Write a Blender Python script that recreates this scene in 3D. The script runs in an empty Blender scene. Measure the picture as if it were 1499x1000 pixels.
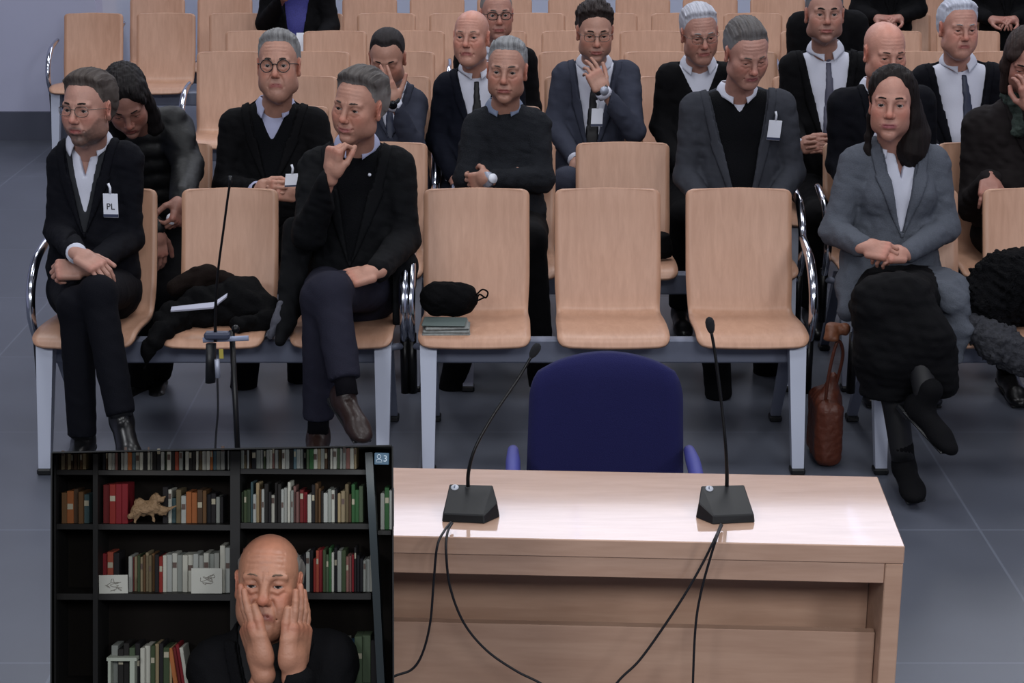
import bpy, math, random
import numpy as np
from mathutils import Vector, Matrix
random.seed(7); RS = np.random.RandomState(3)
S = bpy.context.scene
COL = S.collection
W, H_ = 1499, 1000
FPX = 2614.0
PITCH = math.radians(17.2)
CAMZ = 2.24
fw = np.array([0, math.cos(PITCH), -math.sin(PITCH)])
rt = np.array([1.0, 0, 0])
up = np.array([0, math.sin(PITCH), math.cos(PITCH)])
CAM = np.array([0, 0, CAMZ])

def ray(px, py):
    return fw + rt * (px - 749.5) / FPX - up * (py - 500) / FPX
def P(px, py, Y):
    d = ray(px, py); return CAM + d * (Y / d[1])
def PZ(px, py, z):
    d = ray(px, py); return CAM + d * ((z - CAMZ) / d[2])
def PS(px, py, w):                      # point at view depth 3.1 + w (the video screen and what is in it)
    return CAM + ray(px, py) * (3.1 + w)
def nrm(v):
    v = np.asarray(v, float); return v / (np.linalg.norm(v) + 1e-12)

# ---------------------------------------------------------------- materials
def lin(h):
    h = h.lstrip('#'); o = []
    for i in (0, 2, 4):
        c = int(h[i:i+2], 16) / 255
        o.append(c / 12.92 if c <= .04045 else ((c + .055) / 1.055) ** 2.4)
    return (*o, 1)
MC = {}
def mat(name, hexc, rough=.6, metal=0., bump=0., scale=60., spec=.4, vary=0., coat=0., sss=0., sheen=0., stretch=None, emit=0.):
    if name in MC: return MC[name]
    m = bpy.data.materials.new(name); m.use_nodes = True; nt = m.node_tree; b = nt.nodes['Principled BSDF']
    c = lin(hexc)
    b.inputs['Base Color'].default_value = c; b.inputs['Roughness'].default_value = rough; b.inputs['Metallic'].default_value = metal
    b.inputs['Specular IOR Level'].default_value = spec; b.inputs['Coat Weight'].default_value = coat
    b.inputs['Coat Roughness'].default_value = .062
    if sheen: b.inputs['Sheen Weight'].default_value = sheen; b.inputs['Sheen Roughness'].default_value = .6
    if emit: b.inputs['Emission Color'].default_value = c; b.inputs['Emission Strength'].default_value = emit
    if bump or vary:
        tc = nt.nodes.new('ShaderNodeTexCoord'); mp = nt.nodes.new('ShaderNodeMapping')
        nt.links.new(tc.outputs['Object'], mp.inputs[0])
        if stretch: mp.inputs['Scale'].default_value = stretch
        n = nt.nodes.new('ShaderNodeTexNoise'); n.inputs['Scale'].default_value = scale; n.inputs['Detail'].default_value = 4
        nt.links.new(mp.outputs[0], n.inputs['Vector'])
        if bump:
            bp = nt.nodes.new('ShaderNodeBump'); bp.inputs['Strength'].default_value = bump; bp.inputs['Distance'].default_value = .01
            nt.links.new(n.outputs[0], bp.inputs['Height']); nt.links.new(bp.outputs[0], b.inputs['Normal'])
        if vary:
            mx = nt.nodes.new('ShaderNodeMix'); mx.data_type = 'RGBA'
            mx.inputs['A'].default_value = tuple(x * (1 - vary) for x in c[:3]) + (1,)
            mx.inputs['B'].default_value = tuple(min(1, x * (1 + vary)) for x in c[:3]) + (1,)
            nt.links.new(n.outputs[0], mx.inputs['Factor']); nt.links.new(mx.outputs['Result'], b.inputs['Base Color'])
    MC[name] = m; return m
def vmat(name, rough=.5, bump=0., scale=200., spec=.4, sss=0., sheen=0.):
    if name in MC: return MC[name]
    m = bpy.data.materials.new(name); m.use_nodes = True; nt = m.node_tree; b = nt.nodes['Principled BSDF']
    a = nt.nodes.new('ShaderNodeAttribute'); a.attribute_name = 'col'
    nt.links.new(a.outputs['Color'], b.inputs['Base Color'])
    b.inputs['Roughness'].default_value = rough; b.inputs['Specular IOR Level'].default_value = spec
    if sss:
        b.inputs['Subsurface Weight'].default_value = sss; b.inputs['Subsurface Radius'].default_value = (.012, .004, .002); b.inputs['Subsurface Scale'].default_value = 1
    if bump:
        tc = nt.nodes.new('ShaderNodeTexCoord'); n = nt.nodes.new('ShaderNodeTexNoise'); n.inputs['Scale'].default_value = scale; n.inputs['Detail'].default_value = 4
        nt.links.new(tc.outputs['Object'], n.inputs['Vector'])
        bp = nt.nodes.new('ShaderNodeBump'); bp.inputs['Strength'].default_value = bump; bp.inputs['Distance'].default_value = .004
        nt.links.new(n.outputs[0], bp.inputs['Height']); nt.links.new(bp.outputs[0], b.inputs['Normal'])
    MC[name] = m; return m
SKIN = vmat('skin', .48, .25, 140., .42, .0)
HAIR = vmat('hair', .7, .25, 300., .2)
EYE = vmat('eye_surface', .15, 0, 1, .5)
CHROME = mat('chrome', '#c9ccd6', .16, 1.)
STEEL = mat('satin_steel', '#a3a8b8', .42, .35)
STEELD = mat('grey_beam', '#6a6f80', .5, .15)
BLACKP = mat('black_plastic', '#101114', .42)
BLACKM = mat('black_metal', '#0c0c0e', .35, .3)
CAST = mat('dark_cast', '#2a2b30', .5, .4)
WHITEP = mat('white_card', '#d8dbe6', .5)
CABLE = mat('cable_rubber', '#15151a', .5)
GLASSF = mat('spectacle_frame', '#1c1a1c', .3)
GLASSM = mat('metal_spectacle_frame', '#6a625c', .3, .8)

def wood(name, c1, c2, rough=.3, coat=.35, axis='z', sc=1.):
    m = bpy.data.materials.new(name); m.use_nodes = True; nt = m.node_tree; b = nt.nodes['Principled BSDF']
    tc = nt.nodes.new('ShaderNodeTexCoord'); mp = nt.nodes.new('ShaderNodeMapping')
    s = {'z': (22, 8, 1.6), 'x': (1.4, 10, 14)}[axis]
    mp.inputs['Scale'].default_value = tuple(x * sc for x in s)
    oi = nt.nodes.new('ShaderNodeObjectInfo'); ad = nt.nodes.new('ShaderNodeVectorMath'); ad.operation = 'MULTIPLY_ADD'
    ad.inputs[1].default_value = (1, 1, 1)
    ml = nt.nodes.new('ShaderNodeMath'); ml.operation = 'MULTIPLY'; ml.inputs[1].default_value = 13.
    nt.links.new(oi.outputs['Random'], ml.inputs[0]); nt.links.new(tc.outputs['Object'], ad.inputs[0]); nt.links.new(ml.outputs[0], ad.inputs[2])
    nt.links.new(ad.outputs[0], mp.inputs[0])
    n = nt.nodes.new('ShaderNodeTexNoise'); n.inputs['Scale'].default_value = 2.2; n.inputs['Detail'].default_value = 6; n.inputs['Distortion'].default_value = .6
    nt.links.new(mp.outputs[0], n.inputs['Vector'])
    n2 = nt.nodes.new('ShaderNodeTexNoise'); n2.inputs['Scale'].default_value = 9; n2.inputs['Detail'].default_value = 3
    nt.links.new(mp.outputs[0], n2.inputs['Vector'])
    av = nt.nodes.new('ShaderNodeMath'); av.operation = 'MULTIPLY_ADD'; av.inputs[1].default_value = .35
    nt.links.new(n2.outputs[0], av.inputs[0]); nt.links.new(n.outputs[0], av.inputs[2])
    r = nt.nodes.new('ShaderNodeValToRGB'); r.color_ramp.elements[0].position = .38; r.color_ramp.elements[1].position = .92
    r.color_ramp.elements[0].color = lin(c1); r.color_ramp.elements[1].color = lin(c2)
    nt.links.new(av.outputs[0], r.inputs[0]); nt.links.new(r.outputs[0], b.inputs['Base Color'])
    b.inputs['Roughness'].default_value = rough; b.inputs['Coat Weight'].default_value = coat; b.inputs['Coat Roughness'].default_value = .06
    MC[name] = m; return m
WOOD = wood('beech_plywood', '#aa8068', '#ba9078', .42, .0)
TABW = wood('table_laminate', '#a98570', '#bf9c87', .42, 1., 'x')
TABP = wood('table_panel', '#a98570', '#bd9a84', .5, .05, 'x')

# ---------------------------------------------------------------- mesh helpers
def link(o, parent=None, label=None):
    COL.objects.link(o)
    if parent is not None: o.parent = parent
    if label: o['label'] = label
    return o
def mk(name, V, F, m, parent=None, smooth=True, label=None, col=None):
    V = np.asarray(V, float); me = bpy.data.meshes.new(name)
    if isinstance(F, np.ndarray):
        k = F.shape[1]; n = len(F)
        me.vertices.add(len(V)); me.vertices.foreach_set('co', V.astype(np.float32).ravel())
        me.loops.add(n * k); me.loops.foreach_set('vertex_index', F.astype(np.int32).ravel())
        me.polygons.add(n); me.polygons.foreach_set('loop_start', np.arange(0, n * k, k, dtype=np.int32))
        me.update(calc_edges=True)
    else:
        me.from_pydata([tuple(map(float, v)) for v in V], [], [tuple(map(int, f)) for f in F]); me.update()
    if smooth: me.polygons.foreach_set('use_smooth', np.ones(len(me.polygons), bool))
    if col is not None:
        a = me.attributes.new('col', 'FLOAT_COLOR', 'POINT')
        c4 = np.ones((len(V), 4), np.float32); c4[:, :3] = col; a.data.foreach_set('color', c4.ravel())
    me.materials.append(m)
    o = bpy.data.objects.new(name, me)
    if parent is not None:   # vertices are given in world space: move them into the parent's frame
        me.transform(parent_world(parent).inverted())
    link(o, parent, label); return o
def parent_world(p):
    M = p.matrix_basis.copy()
    while p.parent is not None:
        p = p.parent; M = p.matrix_basis @ M
    return M
def thing(name, label, cat, loc, group=None):
    o = bpy.data.objects.new(name, None); o.empty_display_size = .1; COL.objects.link(o)
    o.location = tuple(map(float, loc)); o['label'] = label; o['category'] = cat
    if group: o['group'] = group
    return o
def tag(o, label, cat, group=None, kind=None):
    o['label'] = label; o['category'] = cat
    if group: o['group'] = group
    if kind: o['kind'] = kind
    return o
def recenter(o):
    """put a one-mesh thing's origin at its base"""
    me = o.data; n = len(me.vertices); v = np.zeros(n * 3, np.float32); me.vertices.foreach_get('co', v); v = v.reshape(-1, 3)
    c = Vector(((v[:, 0].min() + v[:, 0].max()) / 2, (v[:, 1].min() + v[:, 1].max()) / 2, v[:, 2].min()))
    me.transform(Matrix.Translation(-c)); o.location = o.location + c; return o
def join(parts):
    V = []; F = []; n = 0
    for v, f in parts:
        V.append(np.asarray(v, float)); F += [tuple(i + n for i in q) for q in f]; n += len(v)
    return np.concatenate(V), F
def box(c, s, R=None, bev=0.):
    """box centre c, full sizes s; bevelled by chamfer"""
    hx, hy, hz = [a / 2 for a in s]; b = min(bev, hx * .9, hy * .9, hz * .9)
    if b <= 0:
        V = [(x * hx, y * hy, z * hz) for x in (-1, 1) for y in (-1, 1) for z in (-1, 1)]
        F = [(0, 1, 3, 2), (4, 6, 7, 5), (0, 4, 5, 1), (2, 3, 7, 6), (0, 2, 6, 4), (1, 5, 7, 3)]
    else:
        V = []; idx = {}
        for x in (-1, 1):
            for y in (-1, 1):
                for z in (-1, 1):
                    for a in range(3):
                        p = [x * (hx - b), y * (hy - b), z * (hz - b)]; p[a] = (x * hx, y * hy, z * hz)[a]
                        idx[(x, y, z, a)] = len(V); V.append(tuple(p))
        F = []
        for a in range(3):
            o1, o2 = [i for i in range(3) if i != a]
            for s_ in (-1, 1):
                q = []
                for u, v in ((-1, -1), (1, -1), (1, 1), (-1, 1)):
                    k = [0, 0, 0]; k[a] = s_; k[o1] = u; k[o2] = v; q.append(idx[(*k, a)])
                F.append(tuple(q))
            for u in (-1, 1):
                for v in (-1, 1):
                    k1 = [0, 0, 0]; k1[o1] = u; k1[o2] = v
                    ka = k1[:]; ka[a] = -1; kb = k1[:]; kb[a] = 1
                    F.append((idx[(*ka, o1)], idx[(*kb, o1)], idx[(*kb, o2)], idx[(*ka, o2)]))
        for x in (-1, 1):
            for y in (-1, 1):
                for z in (-1, 1): F.append((idx[(x, y, z, 0)], idx[(x, y, z, 1)], idx[(x, y, z, 2)]))
    V = np.array(V, float)
    if R is not None: V = V @ np.array(R)      # rows of R: local axes in world
    V = V + np.array(c); 
    C = V.mean(0); G = []
    for f in F:
        a, b_, c_ = V[f[0]], V[f[1]], V[f[2]]
        nn = np.cross(b_ - a, c_ - a)
        G.append(f if nn @ (V[list(f)].mean(0) - C) > 0 else f[::-1])
    return V, G
def spline(pts, n=8):
    pts = [np.array(p, float) for p in pts]
    if len(pts) < 3: return pts
    o = []; q = [2 * pts[0] - pts[1]] + pts + [2 * pts[-1] - pts[-2]]
    for i in range(1, len(q) - 2):
        a, b, c, d = q[i - 1:i + 3]
        for k in range(n):
            t = k / n; o.append(.5 * ((2 * b) + (c - a) * t + (2 * a - 5 * b + 4 * c - d) * t * t + (3 * b - a - 3 * c + d) * t ** 3))
    o.append(pts[-1]); return o
def tube(pts, r, n=10, sm=0, flat=1.):
    """closed tube along a polyline; r scalar or list; flat squashes one axis"""
    if sm: 
        if not np.isscalar(r): r = np.interp(np.linspace(0, 1, (len(pts) - 1) * sm + 1), np.linspace(0, 1, len(pts)), r)
        pts = spline(pts, sm)
    pts = np.array(pts, float); m = len(pts); rr = np.full(m, r) if np.isscalar(r) else np.array(r, float)
    T = np.gradient(pts, axis=0); T /= np.linalg.norm(T, axis=1)[:, None] + 1e-12
    u = np.cross(T[0], (0, 0, 1)); 
    if np.linalg.norm(u) < .1: u = np.cross(T[0], (1, 0, 0))
    u = nrm(u); V = []
    for i in range(m):
        u = nrm(u - T[i] * (u @ T[i])); v = np.cross(T[i], u)
        for k in range(n):
            a = 2 * math.pi * k / n; V.append(pts[i] + rr[i] * (math.cos(a) * u * flat + math.sin(a) * v))
    F = []
    for i in range(m - 1):
        for k in range(n): F.append((i * n + k, i * n + (k + 1) % n, (i + 1) * n + (k + 1) % n, (i + 1) * n + k))
    F.append(tuple(range(n - 1, -1, -1))); F.append(tuple((m - 1) * n + k for k in range(n)))
    return np.array(V), F
def uvs(c, r, n=16, m=10, R=None):
    r = np.array([r] * 3 if np.isscalar(r) else r, float); V = [(0, 0, 1)]
    for i in range(1, m):
        t = math.pi * i / m
        for k in range(n): a = 2 * math.pi * k / n; V.append((math.sin(t) * math.cos(a), math.sin(t) * math.sin(a), math.cos(t)))
    V.append((0, 0, -1)); V = np.array(V) * r
    if R is not None: V = V @ np.array(R)
    F = [(0, 1 + k, 1 + (k + 1) % n) for k in range(n)]
    for i in range(m - 2):
        for k in range(n): F.append((1 + i * n + k, 1 + (i + 1) * n + k, 1 + (i + 1) * n + (k + 1) % n, 1 + i * n + (k + 1) % n))
    L = len(V) - 1
    F += [(L, L - n + (k + 1) % n, L - n + k) for k in range(n)]
    return V + np.array(c), F
def prism(pts, a, b):
    """polygon pts (list of 3D points) extruded by vector from a to b offsets"""
    n = len(pts); V = [np.array(p) + a for p in pts] + [np.array(p) + b for p in pts]
    F = [tuple(range(n))[::-1], tuple(range(n, 2 * n))] + [(i, (i + 1) % n, n + (i + 1) % n, n + i) for i in range(n)]
    return np.array(V), F
def text_mesh(name, s, size, origin, ex, ey, m, parent, label=None, align='CENTER', depth=.0008):
    cu = bpy.data.curves.new(name, 'FONT'); cu.body = s; cu.size = size; cu.align_x = align; cu.align_y = 'CENTER'; cu.extrude = depth
    t = bpy.data.objects.new(name, cu); COL.objects.link(t)
    dg = bpy.context.evaluated_depsgraph_get(); me = bpy.data.meshes.new_from_object(t.evaluated_get(dg))
    COL.objects.unlink(t); bpy.data.objects.remove(t)
    ex = nrm(ex); ey = nrm(ey); ez = np.cross(ex, ey)
    M = Matrix(((ex[0], ey[0], ez[0], origin[0]), (ex[1], ey[1], ez[1], origin[1]), (ex[2], ey[2], ez[2], origin[2]), (0, 0, 0, 1)))
    me.transform(parent_world(parent).inverted() @ M); me.materials.clear(); me.materials.append(m)
    o = bpy.data.objects.new(name, me); link(o, parent, label); return o

# ---------------------------------------------------------------- signed distance fields
class Fld:
    def __init__(s, lo, hi, h):
        s.lo = np.array(lo, float); s.h = h; s.n = np.maximum(4, np.ceil((np.array(hi) - s.lo) / h).astype(int) + 1)
        s.ax = [(s.lo[i] + h * np.arange(s.n[i])).astype(np.float32) for i in range(3)]
        s.F = np.full(tuple(s.n), .3, np.float32)
    def sl(s, lo, hi):
        a = np.clip(np.floor((np.array(lo) - s.lo) / s.h).astype(int), 0, s.n); b = np.clip(np.ceil((np.array(hi) - s.lo) / s.h).astype(int) + 1, 0, s.n)
        return tuple(slice(a[i], b[i]) for i in range(3))
    def g(s, sl=None):
        sl = sl or (slice(None),) * 3
        return s.ax[0][sl[0]][:, None, None], s.ax[1][sl[1]][None, :, None], s.ax[2][sl[2]][None, None, :]
    def comb(s, sl, d, k, op):
        f = s.F[sl]
        if f.size == 0: return
        if op == '-': d = -d; 
        if k > 0: hh = np.maximum(k - np.abs(f - d), 0) / k; q = hh * hh * k * .25
        else: q = 0
        s.F[sl] = (np.minimum(f, d) - q) if op == '+' else (np.maximum(f, d) + q)
    def cone(s, a, b, ra, rb=None, k=.01, op='+', m=.05):
        rb = ra if rb is None else rb; a = np.array(a, np.float32); b = np.array(b, np.float32); R = max(ra, rb) + m
        sl = s.sl(np.minimum(a, b) - R, np.maximum(a, b) + R); x, y, z = s.g(sl); d = b - a; L = float(d @ d) + 1e-9
        px, py, pz = x - a[0], y - a[1], z - a[2]
        t = np.clip((px * d[0] + py * d[1] + pz * d[2]) / L, 0, 1)
        dd = np.sqrt((px - t * d[0]) ** 2 + (py - t * d[1]) ** 2 + (pz - t * d[2]) ** 2) - (ra + (rb - ra) * t)
        s.comb(sl, dd, k, op)
    def chain(s, pts, rs, k=.01, op='+'):
        for i in range(len(pts) - 1): s.cone(pts[i], pts[i + 1], rs[i], rs[i + 1], k, op)
    def ell(s, c, r, R=None, k=.01, op='+', m=.05):
        c = np.array(c, np.float32); r = np.array(r, np.float32); Rm = float(max(r)) + m
        sl = s.sl(c - Rm, c + Rm); x, y, z = s.g(sl); px, py, pz = x - c[0], y - c[1], z - c[2]
        if R is None: R = np.eye(3)
        R = np.asarray(R, np.float32)
        q = [(R[i, 0] * px + R[i, 1] * py + R[i, 2] * pz) / r[i] for i in range(3)]
        n = np.sqrt(q[0] ** 2 + q[1] ** 2 + q[2] ** 2) + 1e-6
        gq = np.sqrt((q[0] / r[0]) ** 2 + (q[1] / r[1]) ** 2 + (q[2] / r[2]) ** 2) + 1e-6
        s.comb(sl, n * (n - 1) / gq, k, op)
    def rbox(s, c, r, R=None, rad=.01, k=.01, op='+', m=.05):
        c = np.array(c, np.float32); Rm = float(np.linalg.norm(r)) + m
        sl = s.sl(c - Rm, c + Rm); x, y, z = s.g(sl); px, py, pz = x - c[0], y - c[1], z - c[2]
        R = np.eye(3, dtype=np.float32) if R is None else np.asarray(R, np.float32)
        q = [np.abs(R[i, 0] * px + R[i, 1] * py + R[i, 2] * pz) - (r[i] - rad) for i in range(3)]
        o = np.sqrt(sum(np.maximum(v, 0) ** 2 for v in q)) + np.minimum(np.maximum(q[0], np.maximum(q[1], q[2])), 0) - rad
        s.comb(sl, o, k, op)
    def mesh(s, F=None):
        return snet(s.F if F is None else F, s.lo, s.h)
CORN = [(i, j, k) for i in (0, 1) for j in (0, 1) for k in (0, 1)]
EDG = [(a, b) for a in range(8) for b in range(a + 1, 8) if sum(abs(CORN[a][q] - CORN[b][q]) for q in range(3)) == 1]
def snet(F, lo, h):
    F = F.copy()
    for ax in range(3):
        sl = [slice(None)] * 3
        for e in (0, -1): sl[ax] = e; F[tuple(sl)] = np.maximum(F[tuple(sl)], 1e-3)
    S_ = F < 0; n = F.shape
    cnt = np.zeros([a - 1 for a in n], np.int8)
    for c in CORN: cnt += S_[c[0]:n[0] - 1 + c[0], c[1]:n[1] - 1 + c[1], c[2]:n[2] - 1 + c[2]]
    act = (cnt > 0) & (cnt < 8); idx = np.argwhere(act)
    if len(idx) == 0: return np.zeros((0, 3)), np.zeros((0, 4), int)
    fc = np.stack([F[idx[:, 0] + c[0], idx[:, 1] + c[1], idx[:, 2] + c[2]] for c in CORN], 1)
    acc = np.zeros((len(idx), 3)); w = np.zeros(len(idx))
    for a, b in EDG:
        fa, fb = fc[:, a], fc[:, b]; m = (fa < 0) != (fb < 0)
        t = np.where(m, fa / np.where(m, fa - fb, 1), 0)
        pa, pb = np.array(CORN[a], float), np.array(CORN[b], float)
        acc += m[:, None] * (pa + t[:, None] * (pb - pa)); w += m
    V = (idx + acc / w[:, None]) * h + lo
    vid = -np.ones(act.shape, np.int64); vid[act] = np.arange(len(idx)); Q = []
    for ax in range(3):
        b_, c_ = (ax + 1) % 3, (ax + 2) % 3
        s0 = [slice(None)] * 3; s1 = [slice(None)] * 3; s0[ax] = slice(0, n[ax] - 1); s1[ax] = slice(1, n[ax])
        A = S_[tuple(s0)]; B = S_[tuple(s1)]
        e = np.argwhere(A != B); e = e[(e[:, b_] > 0) & (e[:, c_] > 0) & (e[:, b_] < n[b_] - 1) & (e[:, c_] < n[c_] - 1)]
        if len(e) == 0: continue
        ins = A[e[:, 0], e[:, 1], e[:, 2]]
        def cid(db, dc):
            q = e.copy(); q[:, b_] += db; q[:, c_] += dc; return vid[q[:, 0], q[:, 1], q[:, 2]]
        q = np.stack([cid(-1, -1), cid(0, -1), cid(0, 0), cid(-1, 0)], 1)
        q = np.where(ins[:, None], q, q[:, ::-1]); Q.append(q)
    return V, np.concatenate(Q)
def wob(p, f=1., seed=0):
    """cheap smooth pseudo noise in -1..1; p (...,3) or tuple of arrays"""
    x, y, z = (p[..., 0], p[..., 1], p[..., 2]) if isinstance(p, np.ndarray) else p
    r = np.random.RandomState(seed); o = 0
    for i in range(4):
        a = r.normal(size=3) * f * (1 + .5 * i); b = r.normal(size=3) * f * (1 + .5 * i); u, v = r.rand(2) * 6.28
        o = o + np.sin(a[0] * x + a[1] * y + a[2] * z + u) * np.sin(b[0] * x + b[1] * y + b[2] * z + v) / (1 + .4 * i)
    return o / 2.2
# ---------------------------------------------------------------- people
def basis(yaw=0, pitch=0, roll=0, B=None):
    """rows: right, back, up.  yaw>0 turns the face to the image right, pitch>0 looks down, roll>0 tips the crown to the image right"""
    y, p, r = [math.radians(a) for a in (yaw, pitch, roll)]
    f = np.array([math.sin(y) * math.cos(p), -math.cos(y) * math.cos(p), -math.sin(p)])
    rg = np.array([math.cos(y), math.sin(y), 0.]); u = np.cross(rg, -f)
    r2 = rg * math.cos(r) - u * math.sin(r); u2 = rg * math.sin(r) + u * math.cos(r)
    R = np.stack([r2, -f, u2])
    return R if B is None else R @ B
def gs(v, c, r):
    return np.exp(-(((v - np.array(c)) / np.array(r)) ** 2).sum(-1))
def L3(h): return np.array(lin(h)[:3])
def head_field(hp, neck_end, h):
    W_ = hp.get('w', 1.); jw = hp.get('jaw', 1.); age = hp.get('age', .5); nz = hp.get('nose', 1.); fat = hp.get('fat', 0.)
    lo = np.minimum([-.105, -.15, -.15], neck_end - .075); hi = np.maximum([.105, .13, .135], neck_end + .075)
    f = Fld(lo, hi, h)
    f.ell((0, .022, .030), (.073 * W_, .094, .074))
    f.ell((0, -.018, .031), (.062 * W_, .072, .062), k=.03)
    f.ell((0, -.022, -.024), (.061 * W_, .066, .078), k=.03)
    f.ell((0, -.03, -.066), (.049 * W_ * jw, .052, .046), k=.03)
    f.ell((0, -.069, -.101), (.021 * jw, .020, .018), k=.03)
    for s in (-1, 1):
        f.ell((s * .043 * W_, -.058, -.022), (.02, .022, .02), k=.025)                 # cheekbone
        f.ell((s * .052 * W_ * jw, -.01, -.072), (.016, .03, .02), k=.03)              # jaw angle
        f.ell((s * .036 * W_, -.046, -.048), (.022, .028, .030), k=.03)
        if fat: f.ell((s * .034, -.05, -.065), (.024, .03, .03), k=.03)
        f.ell((s * .031, -.101, .0), (.020, .018, .014), k=.014, op='-')               # socket
        f.cone((s * .012, -.087, .0175), (s * .046, -.076, .0165), .0085, .006, k=.014) # brow
    f.cone((0, -.088, .012), (0, -.106, -.030), .0075, .0105 * nz, k=.012)
    f.ell((0, -.108, -.034), (.0115 * nz, .012, .010), k=.008)
    for s in (-1, 1):
        f.ell((s * .0125 * nz, -.098, -.038), (.0075, .010, .007), k=.006)
        f.ell((s * .006, -.110, -.0445), (.0032, .005, .003), k=.002, op='-')
    mz = -.067; my = -.0885 + (.004 if age > .7 else 0); mc = hp.get('mouth', 0.)      # mouth corner height
    f.ell((0, my + .010, mz), (.030, .018, .018), k=.014)
    f.chain([(-.0275, my + .010, mz + mc), (-.011, my - .001, mz + .0035), (0, my - .003, mz + .0028), (.011, my - .001, mz + .0035), (.0275, my + .010, mz + mc)], [.0026, .0042, .0042, .0042, .0026], k=.005)
    f.chain([(-.025, my + .009, mz - .004 + mc), (0, my - .002, mz - .0075), (.025, my + .009, mz - .004 + mc)], [.0028, .0058, .0028], k=.005)
    f.chain([(-.029, my + .006, mz + mc - .001), (-.01, my - .007, mz - .001), (.01, my - .007, mz - .001), (.029, my + .006, mz + mc - .001)], [.0014, .0016, .0016, .0014], k=.003, op='-')
    f.cone((-.014, my + .0, mz - .019), (.014, my + .0, mz - .019), .0035, k=.012, op='-')
    lid = hp.get('lid', .35)
    for s in (-1, 1):
        c = np.array((s * .031, -.0745, -.001))
        f.ell(c, (.0152, .0148, .0138), k=.005)
        if lid < .95:
            hz = .0062 * (1 - lid) + .0012
            f.ell(c + (0, -.012, -.0012 - .003 * lid), (.0128, .014, hz), k=.0015, op='-')
        f.chain([c + (-.013 * s, -.012, .0105), c + (0, -.017, .0115), c + (.015 * s, -.009, .0085)], [.0012] * 3, k=.004, op='-')
        if age > .35:    # eye bags and folds
            groove(f, [(s * .019, -.012), (s * .031, -.0165), (s * .044, -.010)], .0045, -.0022 * age)
            groove(f, [(s * .018, -.020), (s * .032, -.0245), (s * .046, -.016)], .0035, .0024 * age)
            groove(f, [(s * .017 * nz, -.036), (s * .027, -.052), (s * .031, -.074)], .0045, .0034 * age)
            groove(f, [(s * .028, -.080), (s * .026, -.094)], .004, .0018 * age)
            groove(f, [(s * .0055, .008), (s * .0065, .028)], .0025, .0018 * age)
    if age > .5:
        for q in range(3): groove(f, [(-.04, .044 + q * .0115), (0, .047 + q * .0115), (.04, .044 + q * .0115)], .0028, .0016 * age)
    for s in (-1, 1):
        ec = np.array((s * .0755 * W_, .008, -.006)); eR = basis(s * 22, 0, s * 7)
        f.ell(ec, (.0075, .0165, .031), eR, k=.004)
        f.ell(ec + (s * .006, -.006, .001), (.0045, .0085, .018), eR, k=.004, op='-')
        f.ell(ec + (0, .0, -.026), (.0065, .010, .010), k=.006)
    f.cone((0, .018, -.06), neck_end, .050 * (1 + .15 * fat), .062, k=.035)
    if hp.get('adam', 1): f.ell(np.array((0, -.032, -.118)), (.012, .012, .014), k=.02)
    if fat or age > .7: f.ell((0, -.045, -.102), (.036, .036, .02 + .012 * fat), k=.03)
    return f
def groove(f, pts, width, depth):
    """press a crease (depth>0) or raise a fold (depth<0) along an x-z polyline on the front of the face"""
    x, y, z = f.g(); X = x[:, :, 0][:, 0][:, None]; Z = z[0, 0, :][None, :]; d = np.full(np.broadcast(X, Z).shape, 9.)
    for (a, b), (c, e) in zip(pts[:-1], pts[1:]):
        vx, vz = c - a, e - b; t = np.clip(((X - a) * vx + (Z - b) * vz) / (vx * vx + vz * vz), 0, 1)
        d = np.minimum(d, np.hypot(X - a - t * vx, Z - b - t * vz))
    f.F += (depth * np.exp(-(d / width) ** 2))[:, None, :].astype(np.float32) * (y < -.01)
def hairline(z, hs):
    fz = [-.10, -.06, -.035, -.01, .012, .03, .05, .068, .085, .12]
    fy = [.06, .045, .022, -.004, -.018, -.026, -.038, -.052, -.075, -.125]
    return np.interp(z, fz, fy) + hs
def sstep(v, a, b):
    t = np.clip((v - a) / (b - a), 0, 1); return t * t * (3 - 2 * t)
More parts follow.
